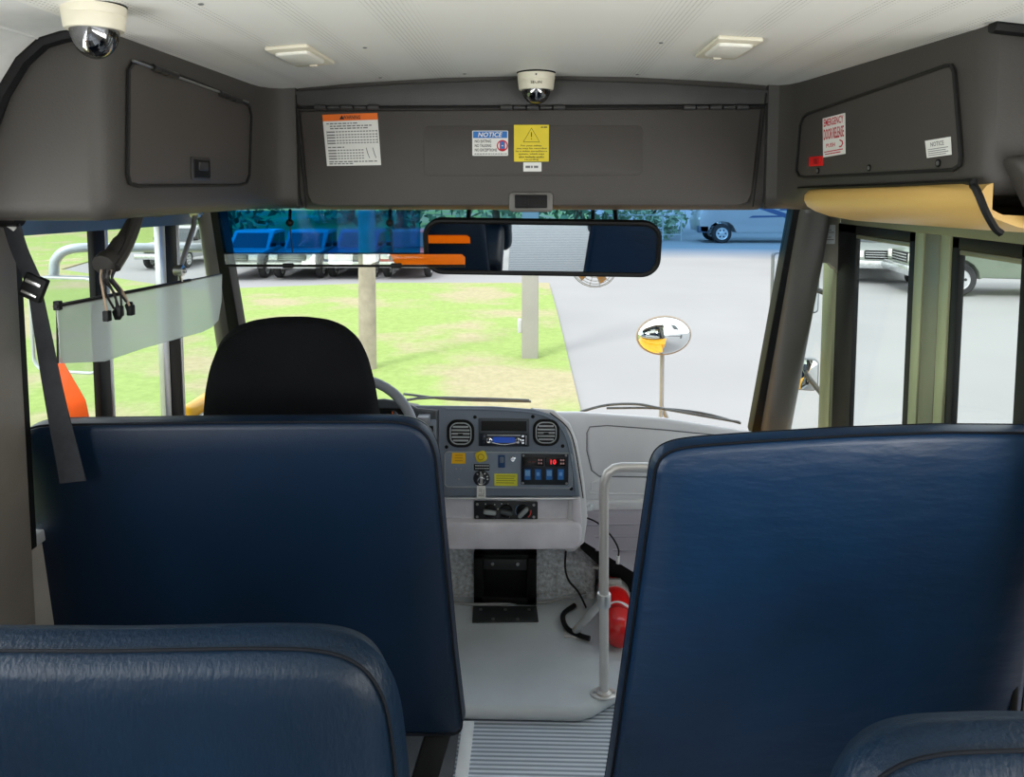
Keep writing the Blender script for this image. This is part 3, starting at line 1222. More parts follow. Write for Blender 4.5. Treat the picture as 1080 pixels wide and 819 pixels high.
# small fan in a wire cage under the mirror
YN = 2.78
cc = P(626, 282, YN); r = .082
t = thing('dash_fan', 'small fan in a wire cage peeking out below the rear-view mirror', 'fan', cc)
mb = MB()
R = Matrix.Rotation(.25, 3, 'Y')
for k in range(7):
    a = k / 6 * 1.35
    rk = r * math.cos(a)
    mb.tube([cc + R @ V((rk * math.cos(q), -.05 * math.sin(a) * 1.0, rk * .86 * math.sin(q))) for q in [2 * PI * i / 24 for i in range(24)]], .0011, 4, True)
for k in range(12):
    q = 2 * PI * k / 12
    mb.tube([cc + R @ V((r * math.cos(a) * math.cos(q), -.05 * math.sin(a), r * .86 * math.cos(a) * math.sin(q))) for a in [i / 6 * 1.5 for i in range(7)]], .0009, 4)
mb.build('cage', M('fan_wire', (176, 170, 150), .35, .4), t)
mb = MB()
for k in range(4):
    q = k * PI / 2 + .5
    d, e = V((math.cos(q), 0, math.sin(q))), V((-math.sin(q), 0, math.cos(q)))
    mb.prism([cc + d * .012 + e * .008, cc + d * .06 + e * .024 + V((0, .01, 0)), cc + d * .064 - e * .006, cc + d * .012 - e * .008], V((0, .003, 0)))
mb.build('blade', M('fan_blade', (214, 150, 70), .4), t)
mb = MB()
mb.lathe([(.018, -.01), (.018, .02), (.03, .03), (.03, .07), (.02, .08)], F(cc, (1, 0, 0), (0, 0, -1)), 16)
mb.build('motor', m_black, t)
mb = MB()
mb.tube([cc + V((0, .05, .02)), cc + V((0, .06, .12)), V((cc.x, 2.84, 1.535))], .008, 8)
mb.build('arm', m_black, t)

# =================================================================== dashboard
YD = 2.70
SD = YD / 820
db = thing('dashboard', 'grey bus dashboard with radio, round-cornered vents and switch panels', 'dashboard', (0, 2.9, .3))
# main body behind the face
mb = MB()
top = [(300, 436), (392, 424), (432, 427), (520, 428), (562, 431), (582, 437), (596, 449), (603, 466), (609, 500), (612, 524), (300, 524)]
fp = [P(u, v, YD) for u, v in top]
mb.prism(fp, V((0, .30, -.092)), .010, 3)
mb.build('body', m_dashd, db, 50)
# dark bezel edge line (rim) on right
mb = MB()
rim = [P(u, v, YD - .002) for u, v in ((470, 431), (520, 432), (560, 435), (580, 441), (592, 452), (599, 468), (605, 500), (607, 519))]
mb.tube(smooth_path(rim, 4), .004, 6)
mb.build('rim', m_dashd, db)
# light grey cheek, outer
mb = MB()
ck = [(560, 430), (584, 432), (601, 446), (609, 466), (616, 505), (620, 545), (616, 572), (606, 581), (596, 581), (600, 524), (606, 520), (600, 470), (592, 452), (578, 440)]
mb.prism([P(u, v, YD + .012) for u, v in ck], V((0, .28, -.088)), .008, 3)
mb.build('cheek', m_dashl, db, 50)
mb = MB()
mb.tube(smooth_path([P(u, v, YD + .009) for u, v in ((580, 435), (598, 450), (606, 470), (612, 505), (615, 525))], 4), .002, 5)
mb.build('seam', m_gap, db)
# lower grey section: recessed heater panel, ledge, bolster
mb = MB()
mb.prism([P(u, v, YD + .03) for u, v in ((300, 524), (606, 524), (606, 554), (300, 554))], V((0, .30, 0)))
mb.build('lower_panel', M('dash_mid_grey', (218, 216, 224), .55, bump=(280, .1)), db)
mb = MB()
mb.prism([P(u, v, YD - .01) for u, v in ((300, 551), (610, 551), (614, 558), (613, 571), (606, 580), (300, 580))], V((0, .30, 0)), .010, 3)
mb.prism([P(u, v, YD - .0) for u, v in ((603, 524), (612, 524), (614, 553), (604, 553))], V((0, .2, 0)), .004, 2)
mb.build('knee_bolster', M('bolster_grey', (218, 214, 222), .5, bump=(280, .1)), db, 50)
mb = MB()
mb.tube([P(470, 525.5, YD - .004), P(609, 525.5, YD - .004)], .0045, 8)
mb.build('bead', m_galv, db)

# right dash: light grey with glove panel
dr = MB()
YR = 2.86
rt = [(572, 434), (612, 434), (700, 440), (800, 456), (830, 470), (830, 545), (610, 545), (604, 500)]
dr.prism([P(u, v, YR) for u, v in rt], V((0, .16, -.045)), .018, 4)
dr.build('passenger_side', m_dashl, db, 50)
mb = MB()
gp = [P(u, v, YR - .001) for u, v in ((622, 450), (640, 448.5), (700, 453), (790, 462), (790, 505), (632, 502), (624, 496), (619, 475), (619, 456))]
mb.tube(gp, .0022, 5, True)
mb.build('seam', M('dash_seam', (92, 92, 98), .6), db)
mb = MB()
gc = sum(gp, V()) / len(gp)
mb.prism([gc + (p - gc) * .975 + V((0, -.002, 0)) for p in gp], V((0, .01, 0)), .004, 2)
mb.build('glove_panel', m_dashl, db)
mb = MB()
mb.prism([P(u, v, YR - .012) for u, v in ((612, 528), (800, 526), (800, 542), (615, 541))], V((0, .2, 0)), .008, 3)
mb.tube(smooth_path([P(u, v, YR - .001) for u, v in ((632, 508), (625, 509), (624, 516), (628, 520), (700, 521))], 4), .003, 6)
mb.build('pull_ledge', m_dashl, db)
# ribbed step cover beneath it
mb = MB()
q = [P(619, 541, 2.82), P(800, 538, 2.82), P(800, 660, 2.74), P(672, 606, 2.70), P(612, 569, 2.74), P(614, 548, 2.81)]
mb.prism(q, V((0, .2, .0)), .008, 2)
for v, w, u0 in ((553, 551, 617), (566, 565, 613), (580, 580, 628), (594, 595, 652)):
    mb.tube([P(u0, v, 2.755 + (580 - v) * .001), P(800, w, 2.755 + (580 - v) * .001)], .0035, 6)
mb.build('ribbed_cover', m_dashp, db, 40)
mb = MB()
mb.prism([P(u, v, 2.78) for u, v in ((612, 568), (674, 607), (800, 665), (800, 690), (660, 622), (612, 578))], V((0, .2, 0)))
mb.build('cover_void', m_rubber, db)  # black sheet put in for the shaded void beneath the ribbed cover
# instrument binnacle behind the steering wheel
mb = MB()
mb.prism([P(u, v, YD - .03) for u, v in ((280, 450), (300, 432), (350, 424), (405, 420), (428, 424), (440, 430), (462, 432), (462, 520), (280, 520))], V((0, .28, -.085)), .012, 3)
mb.build('binnacle', M('binnacle_dark', (52, 57, 64), .5, bump=(280, .1)), db)
mb = MB()
f = FR(P(398, 437, YD - .031))
mb.plate(f, rr(60 * SD, 14 * SD, .012), .002)
ic = mb.build('gauge_cluster', m_black, db)
for u in (414, 396):
    mb = MB()
    f = FR(P(u, 438, YD - .033))
    mb.lathe([(.021, 0), (.021, .004), (.018, .004), (.018, .001)], f, 20)
    mb.mi = 1
    mb.bar(f, -.001, 0, .001, .015, .0025)
    mb.build('gauge', [m_chrome, m_olabel], ic)
mb = MB()
mb.box(P(447, 442, YD - .05), (.042, .05, .028), None, .004)
mb.build('stalk_block', m_wheel, db)
mb = MB()
mb.plate(FR(P(453, 468, YD - .032)), rr(.05, .18, .006), .004, .002)
mb.mi = 1
for v in (452, 462, 474):
    mb.plate(FR(P(453, v, YD - .036)), rr(.028, .022, .003), .006, .002)
mb.build('side_switches', [m_dashd, m_black], db)

# vents
def vent(u, v, w, h, flip):
    f = FR(P(u, v, YD - .001))
    W, H = w * SD, h * SD
    mb = MB()
    mb.plate(f, rr(W, H, W * .36, 6), .003, .001)
    mb.tube([f.p(x, y, .004) for x, y in rr(W * .98, H * .98, W * .36, 6)], .004, 6, True)
    vt = mb.build('air_vent', m_rubber, db)
    mb = MB()
    mb.tube([f.p(x, y, .006) for x, y in rr(W * .80, H * .80, W * .28, 6)], .0022, 6, True)
    mb.build('vent_ring', M('vent_grey', (176, 180, 186), .4), vt)
    for k in range(5):
        y = H * (.26 - .13 * k)
        ww = W * (.7 if 0 < k < 4 else .6)
        mb = MB()
        mb.box(f.p(0, y, .006), (ww, .010, .0022), Matrix.Rotation(.35, 3, 'X'), .0005)
        mb.build('slat', M('vent_slat', (176, 180, 186), .4), vt)
    mb = MB()
    mb.box(f.p(0, -.002, .011), (.018, .006, .006), None, .001)
    mb.build('vent_tab', m_black, vt)


vent(486, 456.5, 28, 29, False)
vent(576, 455.5, 27, 28, True)
# radio stack
f = FR(P(531.5, 455.5, YD - .001))
mb = MB()
mb.plate(f, rr(55 * SD, 31 * SD, .003), .004, .0015)
rd_ = mb.build('radio_bezel', M('radio_bezel_grey', (66, 73, 82), .4), db)
mb = MB()
mb.plate(f.at(0, 7.2 * SD), rr(49 * SD, 11 * SD, .002), .005, .0005)
mb.build('storage_slot', M('slot_black', (4, 4, 5), .7), rd_)
mb = MB()
g = f.at(0, -7.6 * SD)
mb.plate(g, rr(52 * SD, 14.5 * SD, .003), .010, .002)
mb.mi = 1
mb.plate(g.at(0, 0), rr(24 * SD, 6.2 * SD, .003), .0108)
mb.mi = 2
for x in (-15.5, 15.5):
    mb.lathe([(3.2 * SD, .010), (3.2 * SD, .019), (2.6 * SD, .021), (2.5 * SD, .017), (1.2 * SD, .018), (.2 * SD, .019)], g.at(x * SD, 0), 18)
mb.tube(smooth_path([g.p(-13 * SD, -3 * SD, .011), g.p(0, -5 * SD, .012), g.p(13 * SD, -3 * SD, .011)], 5), .0016, 5)
for x, y in ((-21, 4.5), (-21, 1), (-21, -2.5), (20.5, 4.5), (20.5, 0), (20.5, -3)):
    mb.plate(g.at(x * SD, y * SD), rr(2.6 * SD, 2 * SD, .001), .012)
mb.mi = 3
mb.bar(g, -18 * SD, 4.6 * SD, 18 * SD, 5.6 * SD, .0103)
mb.bar(g, 23.6 * SD, -5 * SD, 24.4 * SD, 5 * SD, .0103)
mb.build('radio', [M('radio_black', (30, 36, 46), .3), M('radio_display', (30, 70, 165), .2, emit=.35), m_chrome, m_galv], rd_)

# lower instrument panel with labels, ignition and switches
c = P(536, 495.5, YD - .001); f = FR(c)
mb = MB()
mb.plate(f, rr(136 * SD, 37 * SD, .012), .002)
ip = mb.build('instrument_panel', M('panel_grey', (128, 139, 156), .5, bump=(280, .1)), db)
mb = MB()
mb.tube([f.p(x, y, .001) for x, y in rr(138 * SD, 39 * SD, .014)], .0028, 6, True)
mb.build('panel_rim', M('rim_grey', (150, 158, 168), .4), ip)
def fuv(u, v):
    return FR(P(u, v, YD - .003))
mb = MB(); mb.plate(fuv(483.7, 483), [(-8 * SD, -6 * SD), (7.6 * SD, -6 * SD), (7.2 * SD, 6.2 * SD), (-6.8 * SD, 6.2 * SD)], .0008)
mb.mi = 1
for k in range(3): mb.bar(fuv(483.7, 483), -4 * SD, (3 - 3 * k) * SD, 4.5 * SD, (3.7 - 3 * k) * SD, .0009)
mb.build('amber_label', [m_ylabel2, M('amber_print', (190, 130, 20), .6)], ip)
mb = MB()
g = F(fuv(507.5, 480.5).o, (math.cos(.3), 0, math.sin(.3)), (-math.sin(.3), 0, math.cos(.3)))
mb.plate(g, rr(12 * SD, 11.5 * SD, .012), .012, .004, 2)
mb.mi = 1
mb.tube([g.p(x, y, .012) for x, y in circ(3.2 * SD, 14)], .0016, 5, True)
yk = mb.build('park_brake_knob', [m_ylabel, M('amber_print2', (150, 120, 20), .6)], ip)
mb = MB(); g = fuv(508, 492.5)
mb.plate(g, rr(17 * SD, 7 * SD, .002), .0012)
mb.mi = 1
for y in (1.2, -1.8):
    x = -7
    while x < 6.5:
        mb.bar(g, x * SD, y * SD, (x + 1.6) * SD, (y + 1.3) * SD, .0013); x += 2.2
mb.build('print_plate', [m_black, M('pale_print', (190, 195, 198), .6)], ip)
mb = MB(); g = fuv(529, 486)
mb.plate(g, rr(7.5 * SD, 14 * SD, .003), .004, .001)
mb.mi = 1
mb.plate(g.at(.4 * SD, 2 * SD), rr(4 * SD, 6 * SD, .002), .012, .003)
mb.build('toggle_switch', [M('toggle_blue', (20, 66, 112), .4), m_dashd], ip)
mb = MB(); g = fuv(541, 483.5)
mb.lathe([(3.2 * SD, 0), (3.2 * SD, .006), (2.4 * SD, .009), (1.4 * SD, .009), (1.3 * SD, .004)], g, 18)
mb.build('socket', m_chrome, ip)
for u, v in ((481, 494), (486, 494), (484, 505)):
    mb = MB(); mb.plate(fuv(u, v), circ(.0032, 10), .002, .0008); mb.build('pilot_light', m_screw, ip)
# ignition
mb = MB(); g = fuv(508, 504)
mb.lathe([(9 * SD, 0), (9 * SD, .003), (8.2 * SD, .004), (4 * SD, .004), (4 * SD, .012), (3.2 * SD, .014), (.3 * SD, .014)], g, 24)
mb.mi = 1
for a in (2.3, 1.7, 1.0, .35, -.1):
    mb.box(g.p(6.6 * SD * math.cos(a), 6.6 * SD * math.sin(a), .0045), (.004, .001, .006), Matrix.Rotation(PI / 2 - a, 3, 'Y'))
mb.build('ignition_switch', [M('ignition_black', (34, 38, 46), .4), m_white], ip)
mb = MB(); g = fuv(533.5, 505.7)
mb.plate(g, rr(25 * SD, 13.5 * SD, .002), .0008)
mb.mi = 1
for k in range(4):
    mb.bar(g, -10.5 * SD, (3.8 - 2.5 * k) * SD, (10.5 - k % 2 * 1.5) * SD, (4.6 - 2.5 * k) * SD, .0009)
mb.build('yellow_label', [m_ylabel3, M('olive_print', (150, 150, 50), .6)], ip)
# black switch panel
mb = MB(); g = FR(P(574.5, 494.5, YD - .003))
mb.plate(g, rr(51 * SD, 34 * SD, .004), .006, .0015)
sp = mb.build('switch_panel', M('switch_panel_black', (24, 29, 36), .35), db)
for sx_, on in ((-12.3, False), (11.5, True)):
    mb = MB(); h = g.at(sx_ * SD, 9 * SD)
    mb.plate(h, rr(21.5 * SD, 9.5 * SD, .002), .008, .001)
    mb.mi = 1 if on else 2
    if on:
        mb.text('10', h.at(-2.2 * SD, 0), 5.4 * SD, 6 * SD, True, 0, .0086)
    else:
        mb.bar(h, -6 * SD, -.6 * SD, -3 * SD, .4 * SD, .0083); mb.bar(h, -1.5 * SD, -.6 * SD, 2.5 * SD, .6 * SD, .0083)
    mb.mi = 3
    for a, b2 in ((6, 2), (8.6, 2), (6, -1.6), (8.6, -1.6)):
        mb.plate(h.at(a * SD, b2 * SD), rr(1.7 * SD, 1.7 * SD, .0005), .0095)
    mb.build('display', [M('display_black', (26, 22, 24), .2), M('red_led', (255, 30, 40), .3, emit=1.2), M('dim_led', (110, 40, 34), .4), M('display_button', (220, 170, 165), .5)], sp)
for k, u in enumerate((556.5, 567.5, 579.3, 591.3)):
    mb = MB(); h = FR(P(u, 499.5, YD - .009))
    mb.plate(h, rr(8 * SD, 14 * SD, .002), .002, .0008)
    rk = mb.build('rocker_switch', M('rocker_frame', (12, 34, 66), .35), sp)
    mb = MB()
    q = [h.p(x * SD, y * SD, z) for x, y, z in ((-3.2, -6, .004), (3.2, -6, .004), (3.2, 0, .005), (3.2, 6, .011), (-3.2, 6, .011), (-3.2, 0, .005))]
    mb.prism([V(p) for p in q], V((0, .003, 0)))
    mb.mi = 1
    if k % 2:
        mb.bar(h, -1.6 * SD, -1 * SD, 1.6 * SD, 3 * SD, .0102)
    else:
        mb.bar(h, -2.6 * SD, -1 * SD, 2.6 * SD, 5 * SD, .0112)
    mb.build('paddle', [M('rocker_blue', (44, 118, 196), .3), M('rocker_lens', (120, 176, 232), .25)], rk)
for u, v in ((552, 480), (597, 480), (551.5, 509), (597.5, 509.5)):
    mb = MB(); mb.plate(FR(P(u, v, YD - .009)), circ(.0045, 10), .003, .001); mb.build('screw', m_screw, sp)
for u, v in ((471, 471), (501, 439.5), (562, 439), (593.5, 470), (466, 515.5), (602.5, 515)):
    mb = MB(); mb.plate(FR(P(u, v, YD - .001)), circ(.0065, 12), .003, .001); mb.build('screw', m_black, db)
# heater controls
g = FR(P(533.5, 537.5, YD + .028))
sh = (YD + .028) / 820
mb = MB(); mb.plate(g, rr(69.5 * sh, 20.5 * sh, .006), .008, .002)
hc = mb.build('heater_panel', M('heater_black', (30, 34, 38), .35), db)
for x, y in ((-31, 7), (30.5, 7), (-31, -7), (30.5, -6.5)):
    mb = MB(); mb.plate(g.at(x * sh, y * sh), circ(.005, 10), .011, .001); mb.build('screw', m_screw, hc)
for x, ang, lite in ((-17, -.12, True), (.5, -.2, False), (19, .8, True)):
    mb = MB(); k = g.at(x * sh, 0, .008)
    mb.lathe([(7.2 * sh, 0), (7 * sh, .008), (6 * sh, .010), (.3 * sh, .010)], k, 24)
    kk = mb.build('knob', m_black, hc)
    mb = MB()
    kf = F(k.o, (math.cos(ang), 0, math.sin(ang)), (-math.sin(ang), 0, math.cos(ang)))
    mb.plate(kf, rr(14 * sh, 4.4 * sh, .006), .024, .004, 2)
    mb.build('grip', M('knob_silver', (150, 156, 158), .35) if lite else M('knob_dark', (66, 70, 74), .35), kk)
mb = MB()
k = g.at(19 * sh, 0, .0085)
mb.tube([k.p(8.4 * sh * math.cos(a), 8.4 * sh * math.sin(a)) for a in [-.9 + i * .13 for i in range(9)]], .0018, 5)
mb.build('warm_mark', M('warm_mark', (226, 70, 56), .4), hc)
mb = MB()
mb.tube([k.p(8.4 * sh * math.cos(a), 8.4 * sh * math.sin(a)) for a in [2.2 + i * .16 for i in range(10)]], .0014, 5)
mb.build('cool_mark', M('cool_mark', (120, 160, 200), .4), hc)
mb = MB()
for x, y in ((-4.5, 8), (2.5, 7.6), (-8.5, 2), (4, -4.5 * 1.4), (-22, 7.5), (-12, 7)):
    mb.plate(g.at(x * sh, y * sh), circ(.0026, 8), .0092)
mb.build('print', m_white, hc)

# ignition key with paper tag
t = thing('ignition_key', 'key in the ignition with a white paper tag hanging from it', 'key', P(508, 520, YD - .02))
mb = MB()
g = fuv(508, 503)
mb.plate(g.at(0, 0, .014), rr(3.2 * SD, 11 * SD, .004), .002, z0=0)
mb.plate(g.at(0, 0, .012), rr(.003, .010, .001), .022)
mb.build('blade', m_steel, t)
mb = MB()
mb.tube([g.p(4 * SD * math.cos(a), -1.5 * SD + 4 * SD * math.sin(a), .024) for a in [2 * PI * i / 20 for i in range(20)]], .0018, 6, True)
mb.build('ring', m_chrome, t)
mb = MB()
h = FR(P(507.5, 518.5, YD - .028))
mb.plate(h, [(-4.8 * SD, -6.8 * SD), (5 * SD, -6.8 * SD), (4.6 * SD, 6.8 * SD), (-4.6 * SD, 6.8 * SD)], .001)
mb.mi = 1
for x, y0, y1 in ((-1.8, 0, 4), (0.2, -1, 4), (2.6, -2, 3)):
    mb.bar(h, x * SD, y0 * SD, (x + .6) * SD, y1 * SD, .0012)
for y in (-2.8, -4.6):
    mb.bar(h, -3 * SD, y * SD, 3.4 * SD, (y + .6) * SD, .0012)
mb.build('tag', [m_white, m_grayink], t)

# =================================================================== steering wheel
t = thing('steering_wheel', 'grey steering wheel half hidden behind the black driver seat', 'steering wheel', (-.6, 2.45, .6))
a = math.radians(33)
wc = P(364, 470, 2.42)
ex, ey = V((1, 0, 0)), V((0, math.sin(a), math.cos(a)))
wf = F(wc, ex, ey)
Rw = .226
mb = MB()
mb.tube([wf.p(x, y) for x, y in circ(Rw, 48)], .0165, 12, True)
mb.build('rim', m_wheel, t)
mb = MB()
mb.lathe([(.075, -.04), (.08, .0), (.07, .02), (.02, .03)], wf, 24)
mb.build('hub', m_black, t)
for q in (PI * .5 + PI * .66, PI * .5 - PI * .66, PI * .5):
    mb = MB()
    d = V((math.cos(q), math.sin(q)))
    mb.tube([wf.p(d.x * .05, d.y * .05, -.01), wf.p(d.x * (Rw - .005), d.y * (Rw - .005))], .012, 8)
    mb.build('spoke', m_wheel, t)
mb = MB()
mb.tube([wf.p(0, 0, -.03), wf.p(0, 0, -.22)], .045, 16)
mb.build('column', m_black, t)

# =================================================================== upholstered things
def offset(o2, ins):
    n = len(o2)
    out = []
    for i in range(n):
        a, b_, c = V(o2[i - 1]), V(o2[i]), V(o2[(i + 1) % n])
        d1_ = (b_ - a).normalized(); d2_ = (c - b_).normalized()
        n1, n2 = V((-d1_.y, d1_.x)), V((-d2_.y, d2_.x))
        bis = n1 + n2
        if bis.length < 1e-6:
            bis = n1
        bis.normalize()
        k = 1 / max(.5, bis.dot(n1))
        out.append(b_ + bis * ins * k)
    return out


def resample(pts, step):
    out = []
    n = len(pts)
    for i in range(n):
        a, b_ = V(pts[i]), V(pts[(i + 1) % n])
        L = (b_ - a).length
        k = max(1, int(round(L / step)))
        for j in range(k):
            out.append(a + (b_ - a) * (j / k))
    return out


def pillow(mb, o2, plane, T, r=.03, bulge=.006, side=0):
    """closed upholstered slab. o2: outline (x,z) counter-clockwise seen from the rear (x right,z up);
    plane(x,z)->y of the rear face; T thickness toward the front"""
    ar = sum(o2[i - 1][0] * o2[i][1] - o2[i][0] * o2[i - 1][1] for i in range(len(o2)))
    if ar < 0:
        o2 = o2[::-1]
    o2 = [V(p) for p in o2]
    for _ in range(3):          # round the corners a little
        cut = []
        for i in range(len(o2)):
            a, b_ = o2[i], o2[(i + 1) % len(o2)]
            L = (b_ - a).length
            k = min(.25, .010 / L) if L > 1e-6 else .25
            cut += [a + (b_ - a) * k, b_ - (b_ - a) * k]
        o2 = cut
    o2 = resample(o2, .05)
    cx = sum(p[0] for p in o2) / len(o2); cz = sum(p[1] for p in o2) / len(o2)
    def ring(ins, y, sc=1):
        q = offset(o2, ins if sc == 1 else 0)
        sc = sc if sc == 1 else sc * .93
        return [V((cx + (p.x - cx) * sc, plane(p.x, p.y) * 1 + y, cz + (p.y - cz) * sc)) if sc == 1 else
                V((cx + (p.x - cx) * sc, plane(cx + (p.x - cx) * sc, cz + (p.y - cz) * sc) + y, cz + (p.y - cz) * sc)) for p in q]
    rings = [ring(r * 1.2, T + bulge, .05), ring(r * 1.2, T + bulge, .6), ring(r, T, 1), ring(r * .3, T - r * .25), ring(0, T - r * .9)]
    rings += [ring(-side, T * .5), ring(0, r * .9), ring(r * .3, r * .25), ring(r, 0), ring(r * 1.2, -bulge * .6, .85), ring(r * 1.2, -bulge, .5), ring(r * 1.2, -bulge, .05)]
    mb.loft(rings)
    return o2, ring


def to2(px, pt, n):
    return [(p.x, p.z) for p in (PN(u, v, pt, n) for u, v in px)]


# ---- left padded barrier
nA = (0, 1, .13); pA = (0, 1.75, 1.07)
plA = lambda x, z: 1.75 - .13 * (z - 1.07)
t = thing('padded_barrier', 'navy vinyl padded barrier behind the driver seat, belt hanging over it', 'barrier', (-.68, 1.85, 0))
oA = to2([(10, 490), (12, 470), (20, 458), (34, 451), (52, 449), (200, 447), (330, 446), (415, 446), (433, 449), (446, 456), (454, 467), (459, 484), (466, 560), (478, 690), (487, 765), (485, 772), (478, 776), (420, 776), (60, 776), (48, 772), (38, 690)], pA, nA)
mb = MB()
o2, rgA = pillow(mb, oA, plA, .085, .016, .006, .006)
bk = mb.build('backrest', m_vinyl, t, 60)
mb = MB()
mb.tube(rgA(-.001, .006), .0028, 6, True)
mb.tube(rgA(-.004, .048), .0022, 5, True)
mb.build('piping', m_pipe, t)
mb = MB()
x = -.232
mb.bb((-1.12, 1.90, .24), (-.225, 1.935, .30), .008)
q = P(478, 783, 1.90)
mb.tube(smooth_path([V((-.205, 1.895, .285)), V((-.202, 1.91, .265)), V((-.215, 1.92, .25)), V((-.25, 1.92, .24))], 4), .014, 8)
mb.build('frame', m_black, t)
mb = MB()
a1, a2 = V((-.225, 1.93, .26)), V((-.30, 1.86, .01))
mb.hexa([a1 + V((-.035, -.02, 0)), a1 + V((.03, -.02, 0)), a1 + V((.03, .02, 0)), a1 + V((-.035, .02, 0))], [a2 + V((-.04, -.02, 0)), a2 + V((.03, -.02, 0)), a2 + V((.03, .02, 0)), a2 + V((-.04, .02, 0))], .004)
mb.bb((-.37, 1.80, .006), (-.25, 1.92, .012))
mb.build('leg', m_black, t)
mb = MB()
mb.bb((-1.05, 1.90, .012), (-1.0, 1.94, .25), .004)
mb.bb((-1.08, 1.86, .006), (-.97, 1.98, .012))
mb.build('leg', m_black, t)

# ---- right padded barrier
nC = (-.07, 1, .10); pC = (.25, 1.64, 1.07)
plC = lambda x, z: 1.64 + .07 * (x - .25) - .10 * (z - 1.07)
t = thing('padded_barrier', 'navy vinyl padded barrier with creased top, in front of the entry steps', 'barrier', (.7, 1.75, 0))
oC = to2([(690, 510), (692, 494), (699, 482), (714, 475), (740, 471.5), (800, 467), (900, 461), (1000, 457.5), (1090, 454)], pC, nC)
right = [(1.138, oC[-1][1] - .01), (1.155, oC[-1][1] - .04), (1.155, .06)]
lowl = to2([(652, 830)], pC, nC)[0]
oC2 = oC[:-1] + right + [(lowl[0] - .034, .06), (lowl[0] - .012, .24)]
mb = MB()
o2, rgC = pillow(mb, oC2, plC, .09, .018, .008, .008)
bk = mb.build('backrest', m_vinylC, t, 60)
mb = MB()
mb.tube(rgC(-.001, .008), .003, 6, True)
mb.tube(rgC(-.006, .055), .0022, 5, True)
mb.build('piping', m_pipe, t)
for x in (.32, 1.05):
    mb = MB()
    mb.bb((x - .03, 1.80, .008), (x + .03, 1.84, .27), .004)
    mb.bb((x - .06, 1.76, .0), (x + .06, 1.88, .01))
    mb.build('leg', m_black, t)

# ---- near seats
def near_seat(label, o2, pl_, T, r, x0, x1, yb_, bul):
    t = thing('passenger_bench', label, 'seat', ((x0 + x1) / 2, yb_ + .3, 0), 'front row bus seats')
    mb = MB()
    oo, rg = pillow(mb, o2, pl_, T, r, bul, .012)
    mb.build('backrest', m_vinyl2, t, 60)
    mb = MB()
    mb.tube(rg(-.0015, .02), .0022, 6, True)
    mb.build('piping', m_pipe, t)
    mb = MB()
    mb.bb((x0 + .01, yb_ + T + .01, .31), (x1 - .01, yb_ + T + .40, .44), .035, 4)
    mb.build('seat_cushion', m_vinyl2, t, 60)
    mb = MB()
    mb.bb((x0 + .03, yb_ + .10, .25), (x1 - .03, yb_ + .45, .31), .006)
    mb.build('frame', m_black, t)
    for x in (x0 + .1, x1 - .1):
        mb = MB()
        mb.bb((x - .02, yb_ + .2, .012), (x + .02, yb_ + .24, .25), .004)
        mb.bb((x - .05, yb_ + .1, .006), (x + .05, yb_ + .34, .014), .002)
        mb.build('leg', m_black, t)


plB = lambda x, z: .875 - .10 * (z - 1.07)
nB = (0, 1, .10); pB = (0, .875, 1.07)
oB = to2([(-80, 700), (100, 698), (260, 695), (320, 696), (355, 702), (380, 716), (396, 738), (405, 765), (410, 800)], pB, nB)
xr = oB[-1][0]
oB = [(-1.12, .26), (-1.13, .30), (-1.13, oB[0][1] - .05), (-1.10, oB[0][1] - .01), (-1.05, oB[0][1])] + oB[1:] + [(xr + .012, .7), (xr + .02, .30), (xr + .01, .26)]
near_seat('dark blue vinyl seat back at the lower left, rounded corner by the aisle', oB, plB, .10, .028, -1.13, xr, .88, .006)
plD = lambda x, z: .715 - .10 * (z - 1.07)
nD = (0, 1, .10); pD = (0, .715, 1.07)
oD = to2([(893, 980), (894, 930), (905, 880), (930, 842), (965, 820), (1010, 811), (1100, 808)], pD, nD)
xl = oD[0][0]
oD = [(1.12, .26), (1.13, .3), (1.13, oD[-1][1] - .05), (1.1, oD[-1][1])][::1] + oD[::-1] + [(xl - .01, .7), (xl - .015, .3), (xl - .005, .26)]
near_seat('dark blue vinyl seat back peeking in at the lower right corner', oD, plD, .10, .03, xl, 1.13, .72, .006)

# ---- driver seat
t = thing('driver_chair', 'tall black fabric driver seat behind the steering wheel', 'driver seat', (-.66, 2.2, .045))
m_fab = M('black_fabric', (8, 9, 12), .9, bump=(300, .25), var=(6, .25), spec=.12)
plS = lambda x, z: 2.06 - .12 * (z - 1.24)
nS = (0, 1, .12); pS = (0, 2.06, 1.24)
oS = to2([(208, 470), (210, 440), (212, 415), (217, 390), (226, 367), (240, 352), (260, 345), (285, 341.5), (315, 341), (340, 344), (357, 351), (371, 364), (380, 383), (387, 410), (392, 440), (398, 480)], pS, nS)
oS = [(oS[0][0] - .03, .5), (oS[0][0] - .02, .80)] + oS + [(oS[-1][0] + .02, .80), (oS[-1][0] + .02, .5)]
mb = MB()
pillow(mb, oS, plS, .12, .03, .012, .01)
mb.build('backrest', m_fab, t, 60)
mb = MB()
mb.bb((-.92, 2.22, .42), (-.42, 2.62, .54), .04, 4)
mb.build('seat_cushion', m_fab, t, 60)
mb = MB()
mb.bb((-.84, 2.24, .045), (-.50, 2.56, .43), .02, 3)
mb.build('pedestal', m_black, t)

